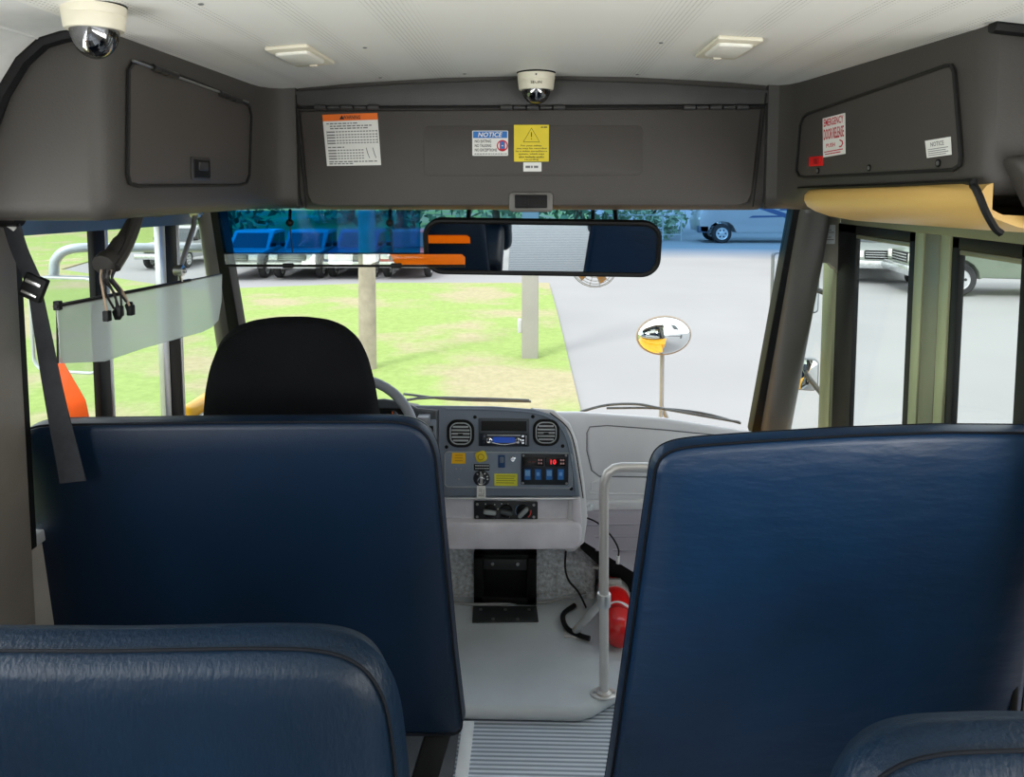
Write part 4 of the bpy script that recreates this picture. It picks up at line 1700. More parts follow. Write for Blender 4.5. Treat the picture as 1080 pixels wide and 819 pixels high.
# =================================================================== belts
t = thing('seat_belt', 'black seat belt hanging from the left pillar over the blue barrier', 'seat belt', P(70, 505, 1.66))
XBL = 0
m_web = M('black_webbing', (36, 39, 44), .55, bump=(400, .2, (1, 1, 6)), var=(60, .2))
YB = 1.66
def wpath(pp):
    return [P(u, v, y) for u, v, y in pp]
mb = MB()
mb.strap(smooth_path(wpath([(12, 236, 1.62), (20, 262, 1.635), (30, 285, 1.645), (38, 302, 1.65)]), 4), (1, -.25, .1), .045, .003)
mb.strap(smooth_path(wpath([(37, 306, 1.655), (44, 345, 1.67), (53, 395, 1.69), (62, 440, 1.70), (70, 475, 1.715), (77, 508, 1.72)]), 4), (1, .0, .18), [lerp(.03, .062, i / 20) for i in range(21)], .003)
mb.build('webbing', m_web, t)
mb = MB()
c = P(36, 303, 1.645)
R = Matrix.Rotation(.42, 3, 'Y')
mb.box(c, (.05, .016, .055), R, .004)
mb.mi = 1
mb.box(c + R @ V((0, -.009, .012)), (.036, .006, .008), R, .001)
mb.box(c + R @ V((0, -.009, -.014)), (.036, .006, .006), R, .001)
mb.build('adjuster', [m_black, m_steel], t)
mb = MB()
cc = P(11, 228, 1.62)
mb.lathe([(.022, -.02), (.024, .0), (.024, .018), (.018, .024), (.004, .025)], F(cc, (0, -1, 0), (0, 0, 1)), 18)
mb.tube([cc, V((-1.176, 1.62, cc.z))], .014, 10)
mb.mi = 1
mb.strap([P(9, 234, 1.615), P(18, 240, 1.62)], (0, .3, 1), .02, .004)
mb.build('anchor', [m_black, m_steel], t)

mb = MB()
mb.strap(smooth_path(wpath([(62, 378, 1.95), (67, 400, 1.95), (74, 425, 1.95), (80, 450, 1.96), (100, 520, 1.98)]), 4), (1, .2, .25), [lerp(.012, .075, min(1, i / 8)) for i in range(17)], .003)
ob = tag(mb.build('driver_belt', m_orange), 'orange belt webbing rising behind the left end of the blue barrier', 'seat belt')

# =================================================================== smoked side visor and its arms, wires
XV = -1.02
t = thing('side_visor', 'pale grey acrylic side visor tilted across the driver window', 'sun visor', PX(150, 370, XV))
mb = MB()
vis = [(59, 321), (233, 289), (232.5, 318), (229, 338), (222, 345), (212, 350), (150, 367), (109, 381), (62, 383)]
mb.prism([PX(u, v, XV) for u, v in vis], V((.004, 0, 0)))
mb.build('pane', m_smoke, t)
mb = MB()
mb.tube([PX(58, 323, XV), PX(200, 295.5, XV)], .0055, 6)
mb.tube([PX(60, 321, XV), PX(61, 383, XV)], .002, 6)
mb.tube([PX(200, 295.5, XV), PX(233, 289, XV)], .003, 6)
mb.box(PX(61, 322, XV), (.014, .014, .02), None, .002)
mb.build('rail', m_black, t)
mb = MB()
mb.tube([PX(206, 223, -1.0), PX(204, 240, -1.0), PX(189, 285, -1.01)], .0075, 8)
for u, v in ((206, 224), (189, 285)):
    mb.lathe([(.015, -.012), (.015, .012), (.008, .014), (.007, .02)], F(PX(u, v, -1.0), (0, 1, 0), (0, 0, 1)), 12)
mb.tube([PX(189, 285, -1.01), PX(191, 297, -1.02)], .005, 6)
mb.build('hinge_arm', m_steel, t)
mb = MB()
mb.tube([PX(50, 221, -1.0), PX(170, 224, -1.0)], .012, 8)
mb.build('mount_bar', m_black, t)

t = thing('wire_bundle', 'dangling black wires with plugs hanging from the left console', 'wires', PX(120, 335, -.97))
mb = MB()
pa = [PX(u, v, -.97) for u, v in ((141, 222), (141, 232), (130, 252), (118, 270), (109, 280))]
mb.tube(smooth_path(pa, 4), [.012] * 5 + [.016] * 4 + [.02] * 4 + [.026] * 4, 10)
mb.tube(smooth_path([PX(u, v, -.95) for u, v in ((146, 226), (142, 240), (133, 262), (121, 282))], 4), .013, 8)
mb.build('conduit', M('conduit_grey', (44, 42, 40), .5), t)
random.seed(11)
ends = []
for k, (u0, u1, v1) in enumerate(((107, 113, 331), (110, 124, 329), (113, 126, 326), (116, 137, 322), (118, 138, 325), (120, 133, 318), (109, 120, 325), (122, 128, 322))):
    X = -.96 + .008 * (k % 3)
    mb = MB()
    mid = ((u0 + u1) / 2 + random.uniform(-5, 4), lerp(284, v1, .55))
    mb.tube(smooth_path([PX(u0, 284, X), PX(u0 - 1 + random.uniform(-3, 3), 294, X), PX(mid[0], mid[1], X), PX(u1, v1, X)], 5), .0028, 5)
    mb.build('wire', M('wire_black', (26, 24, 24), .5) if k % 4 else M('wire_tan', (150, 130, 110), .5), t)
    if k < 5:
        mb = MB()
        mb.box(PX(u1, v1 + 2, X), (.014, .016, .024), Matrix.Rotation(.5 * (k % 2), 3, 'X'), .002)
        mb.build('plug', m_black, t)

# =================================================================== pole, extinguisher, floor gear
t = thing('grab_pole', 'white metal grab pole with a diagonal brace beside the extinguisher', 'pole', PZ(637, 732, .045))
b0 = PZ(637, 732, .045)
Yp = b0.y
top_ = P(637, 520, Yp)
path = [b0, top_] + [P(u, v, Yp) for u, v in ((637.5, 508), (641, 499), (648, 494), (656, 492.5))] + [V((.75, Yp, P(656, 492, Yp).z))]
mb = MB(); mb.tube(path, .0148, 14)
m_pole = M('pole_white_metal', (206, 203, 200), .3, .35, var=(20, .04))
mb.build('pipe', m_pole, t)
mb = MB()
f = FUP(b0)
mb.plate(f, [(x * 1.0, y) for x, y in circ(.042, 24, .030)], .006, .002)
mb.lathe([(.024, 0), (.024, .012), (.018, .016)], f, 20)
mb.mi = 1
for x in (-.03, .03):
    mb.plate(f.at(x, 0, .006), circ(.005, 8), .002)
mb.build('base_flange', [m_pole, m_screw], t)
cl = P(637, 632, Yp)
ft = PZ(606, 667, .05)
mb = MB(); mb.tube([cl, ft + V((0, 0, .004))], .0125, 12)
mb.build('brace', m_pole, t)
mb = MB(); mb.lathe([(.02, -.02), (.021, -.018), (.021, .018), (.02, .02)], FUP(cl), 16)
mb.build('clamp', m_galv, t)
mb = MB(); mb.box(ft + V((-.008, .0, .0)), (.06, .05, .008), None, .002)
mb.build('brace_foot', m_pole, t)

t = thing('fire_extinguisher', 'red fire extinguisher lying on the floor behind the grab pole', 'fire extinguisher', PZ(655, 690, .045))
e0 = PZ(654, 668, .101); e1 = PZ(645, 612, .112)
e1 = e0 + (e1 - e0) * (.40 / (e1 - e0).length)
ax = (e1 - e0).normalized()
ef = F(e0, ax.cross(V((0, 0, 1))), ax.cross(V((0, 0, 1))).cross(ax))
if ef.ez.dot(ax) < 0:
    ef = F(e0, -ef.ex, ef.ey)
L = (e1 - e0).length
re = .054
mb = MB()
mb.lathe([(.004, -.03), (.02, -.028), (.038, -.02), (.049, -.005), (re, .015), (re, L * .72), (.05, L * .78), (.036, L * .86), (.02, L * .9), (.016, L * .92)], ef, 32)
mb.build('cylinder', m_red, t, 50)
mb = MB()
mb.lathe([(re + .0006, .07), (re + .0015, .071), (re + .0015, .085), (re + .0006, .086)], ef, 32)
mb.mi = 1
rings = []
nn = 14
for zz in (.10, .15):
    pass
arc = [ef.p((re + .0012) * math.cos(a), (re + .0012) * math.sin(a), 0) - ef.o for a in [lerp(PI * .15, PI * .8, i / nn) for i in range(nn + 1)]]
mb.grid([[ef.o + ef.ez * (.065 + (.03 * math.sin(PI * i / nn) if k == 0 else 0) + .0) + arc[i] if k == 0 else ef.o + ef.ez * .105 + arc[i] for i in range(nn + 1)] for k in (0, 1)])
mb.build('print_band', [M('deep_red_band', (170, 14, 16), .3), m_white], t)
mb = MB()
mb.lathe([(re + .004, L * .50), (re + .005, L * .51), (re + .005, L * .62), (re + .004, L * .63)], ef, 32)
mb.box(ef.p(0, .058, L * .57), (.05, .02, .02), None, .003)
mb.build('bracket', m_pole, t)
mb = MB()
mb.tube([ef.p(0, 0, L * .9), ef.p(0, 0, L * 1.0)], .016, 12)
mb.mi = 1
mb.hexa([ef.p(-.012, .02, L * .92), ef.p(.012, .02, L * .92), ef.p(.012, .03, L * .92), ef.p(-.012, .03, L * .92)], [ef.p(.04, .05, L * .80), ef.p(.075, .05, L * .82), ef.p(.075, .062, L * .82), ef.p(.04, .062, L * .80)], .003)
mb.build('valve', [m_black, m_white], t)
mb = MB()
mb.tube(smooth_path([ef.p(.01, .0, L * .98), ef.p(-.05, .02, L * .96), ef.p(-.075, .0, L * .75), ef.p(-.07, -.02, L * .4)], 5), .011, 8)
mb.build('hose', m_rubber, t)

# black floor box under the dash
t = thing('floor_bracket', 'black bolted metal box on the floor under the dashboard', 'metal bracket', PZ(532, 650, .045))
zf = .045
x0, x1 = P(499, 610, 2.76).x, P(566, 610, 2.76).x
yb0, yb1 = 2.80, 2.842
zt = P(530, 584, 2.79).z
mb = MB()
mb.bb((x0, 2.785, zf + .004), (x0 + .035, 2.842, zt), .003)
mb.bb((x1 - .035, 2.785, zf + .004), (x1, 2.842, zt), .003)
mb.bb((x0, 2.82, zf), (x1, 2.842, zt), .003)
mb.bb((x0, 2.785, zt - .018), (x1, 2.842, zt), .003)
mb.bb((x0, 2.785, zf), (x1, 2.842, zf + .03), .003)
mb.build('housing', m_black, t)
mb = MB()
mb.bb((x0 + .037, 2.79, zt - .062), (x1 - .037, 2.805, zt - .02), .003)
mb.mi = 1
for k in (.3, .7):
    mb.plate(FR(V((lerp(x0, x1, k), 2.79, zt - .038))), circ(.006, 8), .004)
mb.build('bolted_bar', [M('bracket_dark', (36, 38, 40), .4), m_screw], t)
mb = MB()
p4 = [PZ(u, v, zf + .002) for u, v in ((500, 638), (566, 638), (569, 657), (497, 658))]
p4 = [PZ(u, v, zf + .001) for u, v in ((499, 640), (566, 640), (568, 656), (498, 657))]
mb.prism(p4, V((0, 0, .006)), .002)
mb.mi = 1
for u, v in ((507, 643), (533, 643), (558, 643), (520, 653), (546, 653)):
    mb.plate(FUP(PZ(u, v, zf + .007)), circ(.006, 8), .004)
mb.build('floor_flange', [M('flange_dark', (40, 42, 44), .45), m_screw], t)

# loose cables and hose
mb = MB()
mb.tube(smooth_path([P(597, 578, 2.72), P(596, 598, 2.74), P(600, 612, 2.74), P(610, 624, 2.73), PZ(618, 640, .052)], 5), .004, 6)
tag(mb.build('cable', m_rubber), 'thin black cable dropping from under the dashboard beside the carpet', 'cable')
mb = MB()
mb.tube(smooth_path([PZ(472, 634, .05), PZ(500, 637, .05), PZ(570, 635, .05), PZ(596, 630, .06), PZ(618, 624, .08)], 5), .005, 6)
tag(mb.build('cable', M('cable_pale', (150, 150, 150), .5)), 'pale cable running along the floor at the foot of the carpet', 'cable')
t = thing('cable', 'black lead with a white plug hanging against the ribbed grey cover', 'cable', P(653, 592, 2.70))
mb = MB()
mb.tube(smooth_path([P(617, 545, 2.72), P(630, 551, 2.70), P(644, 564, 2.69), P(652, 578, 2.69), P(652, 588, 2.69)], 5), .003, 6)
mb.build('lead', m_rubber, t)
mb = MB()
mb.tube([P(652, 586, 2.69), P(651.5, 594, 2.69)], .006, 8)
mb.build('plug', m_white, t)
mb = MB()
mb.tube(smooth_path([PZ(606, 638, .06), PZ(594, 648, .06), PZ(598, 662, .06), PZ(612, 670, .06), PZ(622, 673, .06)], 6), .009, 8)
tag(mb.build('hose', m_rubber), 'black rubber hose looped on the floor at the brace foot', 'hose')

# =================================================================== outside: the bus nose, mirrors, wipers
ZG = -1.0
def ground(u, v, z=ZG):
    return PZ(u, v, z)


t = thing('bus_hood', 'yellow bus hood ahead of the windshield', 'hood', (0, 4.1, ZG))
mb = MB()
mb.hexa([V((-1.0, 3.55, -.5)), V((1.0, 3.55, -.5)), V((.85, 5.0, -.6)), V((-.85, 5.0, -.6))], [V((-.9, 3.55, .30)), V((.9, 3.55, .30)), V((.75, 4.9, -.04)), V((-.75, 4.9, -.04))], .06, 4)
mb.build('panel', m_yellow, t)
mb = MB()
mb.hexa([V((-1.2, 3.10, -.4)), V((1.2, 3.10, -.4)), V((1.1, 3.56, -.4)), V((-1.1, 3.56, -.4))], [V((-1.2, 3.14, .5)), V((1.2, 3.14, .5)), V((1.0, 3.56, .30)), V((-1.0, 3.56, .30))], .03, 3)
mb.build('cowl', m_yellow, t)
mb = MB()
mb.bb((-1.31, 2.75, -.3), (-1.262, 3.1, .80), .02, 3)
mb.build('side_panel', m_yellow, t)


def wiper(pts, y, label):
    mb = MB()
    a = [P(u, v, y + k * .02) for k, (u, v) in enumerate(pts)]
    mb.tube(smooth_path(a, 4), .0075, 6)
    t = thing('wiper', label, 'wiper', a[0], 'windshield wipers')
    mb.build('arm', M('wiper_grey', (96, 100, 104), .5), t)
    return t


def wp(u, v):
    """point a little outside the windshield surface, found by photo position"""
    t = (v - 212) / (460 - 212)
    uL, uR = lerp(222, 268, t), lerp(851, 795, t)
    q = (u - uL) / (uR - uL)
    d = lerp(lerp(2.60, 2.98, t), lerp(2.80, 3.26, t), q) + lerp(.14, .24, t) * (1 - (2 * q - 1) ** 2)
    return P(u, v, d + .04)


m_wip = M('wiper_grey', (96, 100, 104), .5)
for lab, arm, blade in (('wiper lying along the foot of the windshield above the radio', ((380, 432), (440, 420), (500, 420), (558, 422)), ((425, 416), (480, 422), (560, 424))),
                        ('wiper lying along the right foot of the windshield by the oval mirror', ((612, 434), (640, 427), (672, 426), (700, 431), (780, 445)), ((640, 431), (690, 431), (740, 436), (782, 447)))):
    t = thing('wiper', lab, 'wiper', wp(*arm[0]), 'windshield wipers')
    mb = MB(); mb.tube(smooth_path([wp(*q) for q in arm], 4), .006, 6); mb.build('arm', m_wip, t)
    mb = MB(); mb.tube(smooth_path([wp(*q) + V((0, .012, 0)) for q in blade], 4), .0055, 6); mb.build('blade', m_wip, t)


def crossover(u, v, d, w, h, label, feet):
    s = d / 820
    c = P(u, v, d)
    t = thing('crossover_mirror', label, 'mirror', V((c.x, c.y, .13)), 'oval crossover mirrors on the hood')
    f = F(c, (1, .15, 0), (0, .0, 1))
    mb = MB()
    rw, rh = w / 2 * s, h / 2 * s
    rings = []
    for k in range(7):
        a = k / 6 * 1.5
        rings.append([f.p(rw * math.cos(a) * x, rh * math.cos(a) * y, .055 * math.sin(a)) for x, y in circ(1, 28)])
    mb.loft(rings)
    mb.build('glass', m_mirror, t)
    mb = MB()
    mb.tube([f.p(rw * x, rh * y) for x, y in circ(1, 32)], .007, 8, True)
    mb.build('rim', M('mirror_rim', (150, 138, 124), .4), t)
    mb = MB()
    mb.loft([[f.p(rw * .98 * x, rh * .98 * y, -.004) for x, y in circ(1, 28)], [f.p(rw * .6 * x, rh * .6 * y, -.05) for x, y in circ(1, 28)]])
    mb.build('shell', m_black, t)
    mb = MB()
    j = c + V((0, .03, -.40))
    mb.tube([c + V((0, .04, 0)), j], .012, 8)
    for dx, dy in feet:
        mb.tube([j, V((c.x + dx, c.y + dy, .13))], .012, 8)
    mb.build('stand', M('mirror_stand', (150, 154, 158), .4, .5), t)


crossover(700, 353.5, 4.2, 58, 40, 'oval mirror on a forked stand seen through the right of the windshield', ((-.02, 0), (.12, .1)))
crossover(349, 362, 4.2, 46, 44, 'round-topped mirror half hidden behind the black driver seat', ((.02, 0), (-.1, .1)))


def side_mirror(name_label, quad, d, colr=None, arms=()):
    pts = [P(u, v, d) for u, v in quad]
    c = sum(pts, V()) / 4
    t = thing('side_mirror', name_label, 'mirror', V((c.x, c.y, min(p.z for p in pts))), 'outside door mirrors')
    w = (pts[1] - pts[0]).length; h = (pts[0] - pts[3]).length
    return t, F(c, pts[1] - pts[0], pts[0] - pts[3]), w, h


for lab, quad, d, yaw_ in (('tall outside mirror behind the right windshield pillar', ((815, 266), (864, 266), (864, 330), (815, 330)), 3.7, -.12),
                           ('small convex outside mirror by the right pillar, reflecting orange', ((836, 378), (863, 378), (863, 412), (836, 412)), 3.8, -.25)):
    t, f, w, h = side_mirror(lab, quad, d)
    f = F(f.o, (1, yaw_, 0), (0, 0, 1))
    convex = 'convex' in lab
    mb = MB()
    mb.plate(f, rr(w, h, .02 if not convex else .03), .05, .008, 2, z0=-.052)
    mb.build('housing', M('mirror_shell_grey', (104, 110, 116), .4), t)
    mb = MB()
    if convex:
        o2 = rr(w * .9, h * .92, .026)
        mb.loft([[f.p(x * k, y * k, z) for x, y in o2] for k, z in ((1, 0), (.8, .004), (.55, .007), (.3, .009), (.05, .01))])
    else:
        mb.plate(f, rr(w * .93, h * .94, .015), .002)
    mb.build('glass', m_mirror, t)
    mb = MB()
    mb.tube([f.p(0, 0, -.05), V((1.24, 3.2, f.o.z))], .012, 8)
    mb.build('bracket', m_black, t)
# left outside mirror with tube arm
t, f, w, h = side_mirror('large outside mirror seen through the driver window, below the curved tube', ((27, 292), (112, 292), (112, 393), (27, 393)), 2.45)
f = F(f.o, (1, -.18, 0), (0, 0, 1))
mb = MB()
mb.plate(f, rr(w, h, .05, 7), .05, .01, 2, z0=-.052)
mb.build('housing', M('mirror_shell_grey', (104, 110, 116), .4), t)
mb = MB()
mb.plate(f, rr(w * .95, h * .955, .045, 7), .002)
mb.build('glass', m_mirror, t)
mb = MB()
mb.tube([f.p(x, y, .003) for x, y in rr(w * .97, h * .975, .047, 7)], .005, 6, True)
mb.build('rim', M('mirror_rim_pale', (190, 198, 204), .35), t)
mb = MB()
mb.tube(smooth_path([P(57, 330, 2.56), P(57, 285, 2.56), P(60, 272, 2.56), P(70, 264, 2.57), P(90, 261, 2.6), P(130, 261, 2.68), V((-1.22, 2.8, P(140, 262, 2.75).z))], 5), .016, 10)
mb.build('bracket', M('mirror_tube', (176, 186, 198), .35, .3), t)

# =================================================================== outside: ground, lawn, posts, trees, vehicles
m_asph = M('sunlit_asphalt', (142, 142, 144), .8, bump=(14, .15), var=(.35, .05), spec=.2)
m_lawn = bpy.data.materials.new('lawn_grass')
m_lawn.use_nodes = True
nt = m_lawn.node_tree
b = nt.nodes['Principled BSDF']
b.inputs['Roughness'].default_value = .95
b.inputs['Specular IOR Level'].default_value = .05
tc = nt.nodes.new('ShaderNodeTexCoord')
n1 = nt.nodes.new('ShaderNodeTexNoise'); n1.inputs['Scale'].default_value = .55; n1.inputs['Detail'].default_value = 6
n2 = nt.nodes.new('ShaderNodeTexNoise'); n2.inputs['Scale'].default_value = 9; n2.inputs['Detail'].default_value = 6; n2.inputs['Roughness'].default_value = .75
for n in (n1, n2):
    nt.links.new(tc.outputs['Object'], n.inputs['Vector'])
c1 = nt.nodes.new('ShaderNodeValToRGB')
c1.color_ramp.elements[0].position = .38; c1.color_ramp.elements[0].color = (*lin((166, 158, 130)), 1)
c1.color_ramp.elements[1].position = .52; c1.color_ramp.elements[1].color = (*lin((144, 164, 100)), 1)
nt.links.new(n1.outputs['Fac'], c1.inputs['Fac'])
c2 = nt.nodes.new('ShaderNodeValToRGB')
c2.color_ramp.elements[0].position = .35; c2.color_ramp.elements[0].color = (.78, .8, .74, 1)
c2.color_ramp.elements[1].position = .65; c2.color_ramp.elements[1].color = (1, 1, 1, 1)
nt.links.new(n2.outputs['Fac'], c2.inputs['Fac'])
mm = nt.nodes.new('ShaderNodeMixRGB'); mm.blend_type = 'MULTIPLY'; mm.inputs[0].default_value = 1
nt.links.new(c1.outputs['Color'], mm.inputs[1]); nt.links.new(c2.outputs['Color'], mm.inputs[2])
nt.links.new(mm.outputs[0], b.inputs['Base Color'])

mb = MB(); mb.keep = True
mb.bb((-90, -40, ZG - .1), (90, 110, ZG))
struct(mb.build('ground', m_asph), 'pale sunlit asphalt lot')
mb = MB(); mb.keep = True
lw = [(-60, -20), (-1.6, -20), (-1.6, 2), (-.6, 5)] + [tuple(PZ(u, v, ZG + .04).xy) for u, v in ((618, 452), (612, 430), (600, 380), (588, 330), (579, 298), (400, 298), (240, 304), (205, 306))] + [(-15, 24), (-17, 32), (-60, 32)]
mb.prism([V((x, y, ZG - .05)) for x, y in lw], V((0, 0, .09)), .0)
struct(mb.build('lawn', m_lawn), 'green lawn in front of the bus with bare patches')
mb = MB(); mb.keep = True
rr_ = []
for y, z in ((31, ZG + .02), (36, ZG + .25), (50, .3), (70, 2.0)):
    rr_.append([V((x, y, z - (0 if x < -2 else (min(1, (x + 2) / 8)) * (z - ZG + .1)))) for x in (-90, -40, -20, -8, -2, 6, 10)])
mb.grid(rr_)
struct(mb.build('lawn_slope', m_lawn), 'grass slope beyond the road')

# utility posts
p = ground(388, 388, ZG + .04)
mb = MB()
mb.tube([V((p.x, p.y, ZG)), V((p.x + .02, p.y, 2)), V((p.x, p.y, 6))], [.125, .115, .1], 14)
tag(mb.build('wooden_pole', M('pale_wood', (150, 142, 128), .8, bump=(14, .5, (1, 1, .1)), var=(6, .18))), 'pale wooden pole on the lawn behind the sun visor', 'pole')
p = ground(559, 378, ZG + .04)
t = thing('concrete_post', 'square pale concrete post on the lawn below the mirror', 'post', (p.x, p.y, ZG))
mb = MB()
mb.bb((p.x - .125, p.y, ZG), (p.x + .125, p.y + .25, 5), .02)
mb.build('shaft', M('concrete', (156, 154, 148), .8, bump=(20, .2), var=(2, .06)), t)
mb = MB()
mb.bb((p.x - .19, p.y + .05, ZG + .42), (p.x - .125, p.y + .2, ZG + .62), .01)
mb.build('junction_box', M('box_grey', (190, 192, 192), .6), t)

# trees
def leaf_cluster(mb, c, rad, n, size, rnd):
    for _ in range(n):
        while True:
            q = V((rnd.uniform(-1, 1), rnd.uniform(-1, 1), rnd.uniform(-1, 1)))
            if q.length < 1:
                break
        q = q * (.55 + .45 * q.length)
        p = V(c) + V((q.x * rad[0], q.y * rad[1], q.z * rad[2]))
        a = V((rnd.gauss(0, 1), rnd.gauss(0, 1), rnd.gauss(0, 1))).normalized()
        b_ = a.cross(V((rnd.gauss(0, 1), rnd.gauss(0, 1), rnd.gauss(0, 1)))).normalized()
        s = size * rnd.uniform(.6, 1.3)
        mb.poly([p - a * s, p + b_ * s * .5, p + a * s, p - b_ * s * .5])


greens = [M('leaf_dark', (96, 122, 92), .8, var=(1.5, .3), spec=.2), M('leaf_mid', (150, 172, 140), .8, var=(1.5, .3), spec=.2), M('leaf_pale', (140, 168, 96), .8, var=(1.5, .25), spec=.2)]
m_bark = M('bark', (94, 80, 66), .9, bump=(8, .5))
def tree(x, y, h, r, gi, label, seed, n=900, z=ZG):
    rnd = random.Random(seed)
    t = thing('tree', label, 'tree', (x, y, z), 'trees beyond the parked cars')
    mb = MB()
    mb.tube([V((x, y, z)), V((x + rnd.uniform(-.2, .2), y, z + h * .4)), V((x + rnd.uniform(-.4, .4), y, z + h * .8))], [.22, .17, .06], 8)
    mb.build('trunk', m_bark, t)
    mb = MB()
    for k in range(5):
        c = (x + rnd.uniform(-.5, .5) * r, y + rnd.uniform(-.4, .4) * r, z + h * rnd.uniform(.35, .8))
        leaf_cluster(mb, c, (r * .75, r * .7, h * .25), n // 5, .34, rnd)
    leaf_cluster(mb, (x, y, z + h * .22), (r * .9, r * .8, h * .22), n // 3, .3, rnd)
    mb.build('crown', greens[gi], t, 180)


TR = [(-29, 44, 9, 4, 2, 'pale green tree at the far left beyond the driver window'),
      (-19.5, 44, 10, 3.6, 1, 'bushy tree just left of the windshield pillar'),
      (-14.6, 36.5, 10, 3.0, 0, 'dark tree behind the left end of the blue visor'),
      (-10.2, 42.5, 10, 3.0, 1, 'mid green tree behind the middle of the blue visor'),
      (-6.4, 36.5, 10, 2.9, 0, 'dark tree behind the right half of the blue visor'),
      (-2.2, 42.5, 10, 3.0, 1, 'mid green tree over the left half of the mirror'),
      (2.0, 37, 10, 2.9, 0, 'dark tree over the right half of the mirror'),
      (6.6, 44, 10, 2.9, 1, 'bushy tree just left of the motorhome'),
      (12.5, 47, 10, 4, 0, 'dark tree behind the nose of the motorhome'),
      (22, 47, 10, 4.2, 1, 'wide tree behind the rear of the motorhome'),
      (32, 40, 10, 4.2, 2, 'pale tree beyond the pickups outside the entry door')]
for i, (x, y, h, r, gi, lab) in enumerate(TR):
    tree(x, y, h, r, gi, lab, 100 + i, 1100)
# hedge along a wire fence left of the motorhome
t = thing('chain_fence', 'low fence with hedge left of the parked motorhome', 'fence', (5.2, 38.4, ZG))
mb = MB()
for k in range(6):
    mb.bb((2.6 + k * .9, 38.3, ZG), (2.66 + k * .9, 38.36, ZG + 1.3))
mb.bb((2.6, 38.3, ZG + 1.25), (7.2, 38.36, ZG + 1.3))
mb.bb((2.6, 38.3, ZG + .3), (7.2, 38.34, ZG + .34))
mb.build('rails', M('fence_grey', (170, 176, 176), .5), t)
mb = MB()
leaf_cluster(mb, (5.0, 39.2, ZG + .7), (2.6, .5, .9), 700, .16, random.Random(4))
tag(mb.build('hedge', greens[1], None, 180), 'leafy hedge behind the low fence left of the motorhome', 'hedge')

# vehicles ----------------------------------------------------------
m_tire = M('tyre', (34, 34, 36), .8)
m_rimw = M('wheel_silver', (196, 198, 200), .35, .6)
m_cglass = M('car_glass', (46, 56, 62), .12, spec=.7)
m_bump = M('bumper_chrome', (200, 204, 206), .25, .8)


def wheel(mbname, parent, c, r, w, dy):
    f = F(c, (1, 0, 0), (0, 0, 1))      # ez = -Y
    mb = MB()
    mb.lathe([(r * .62, -w / 2), (r * .9, -w / 2), (r, -w * .3), (r, w * .3), (r * .9, w / 2), (r * .62, w / 2)], f, 28, False)
    wh = mb.build('wheel', m_tire, parent)
    mb = MB()
    mb.lathe([(r * .62, -w * .45), (r * .64, -w * .5), (r * .5, -w * .38), (r * .18, -w * .48), (.01, -w * .5), (.01, w * .5), (r * .18, w * .48), (r * .5, w * .38), (r * .64, w * .5), (r * .62, w * .45)], f, 28)
    mb.mi = 1
    for k in range(6):
        a = k * PI / 3
        for z in (-w * .46, w * .46):
            mb.ell(f.p(r * .36 * math.cos(a), r * .36 * math.sin(a), z), (r * .09, .01, r * .09), nu=8, nv=4)
    mb.build('rim', [m_rimw, m_tire], wh)


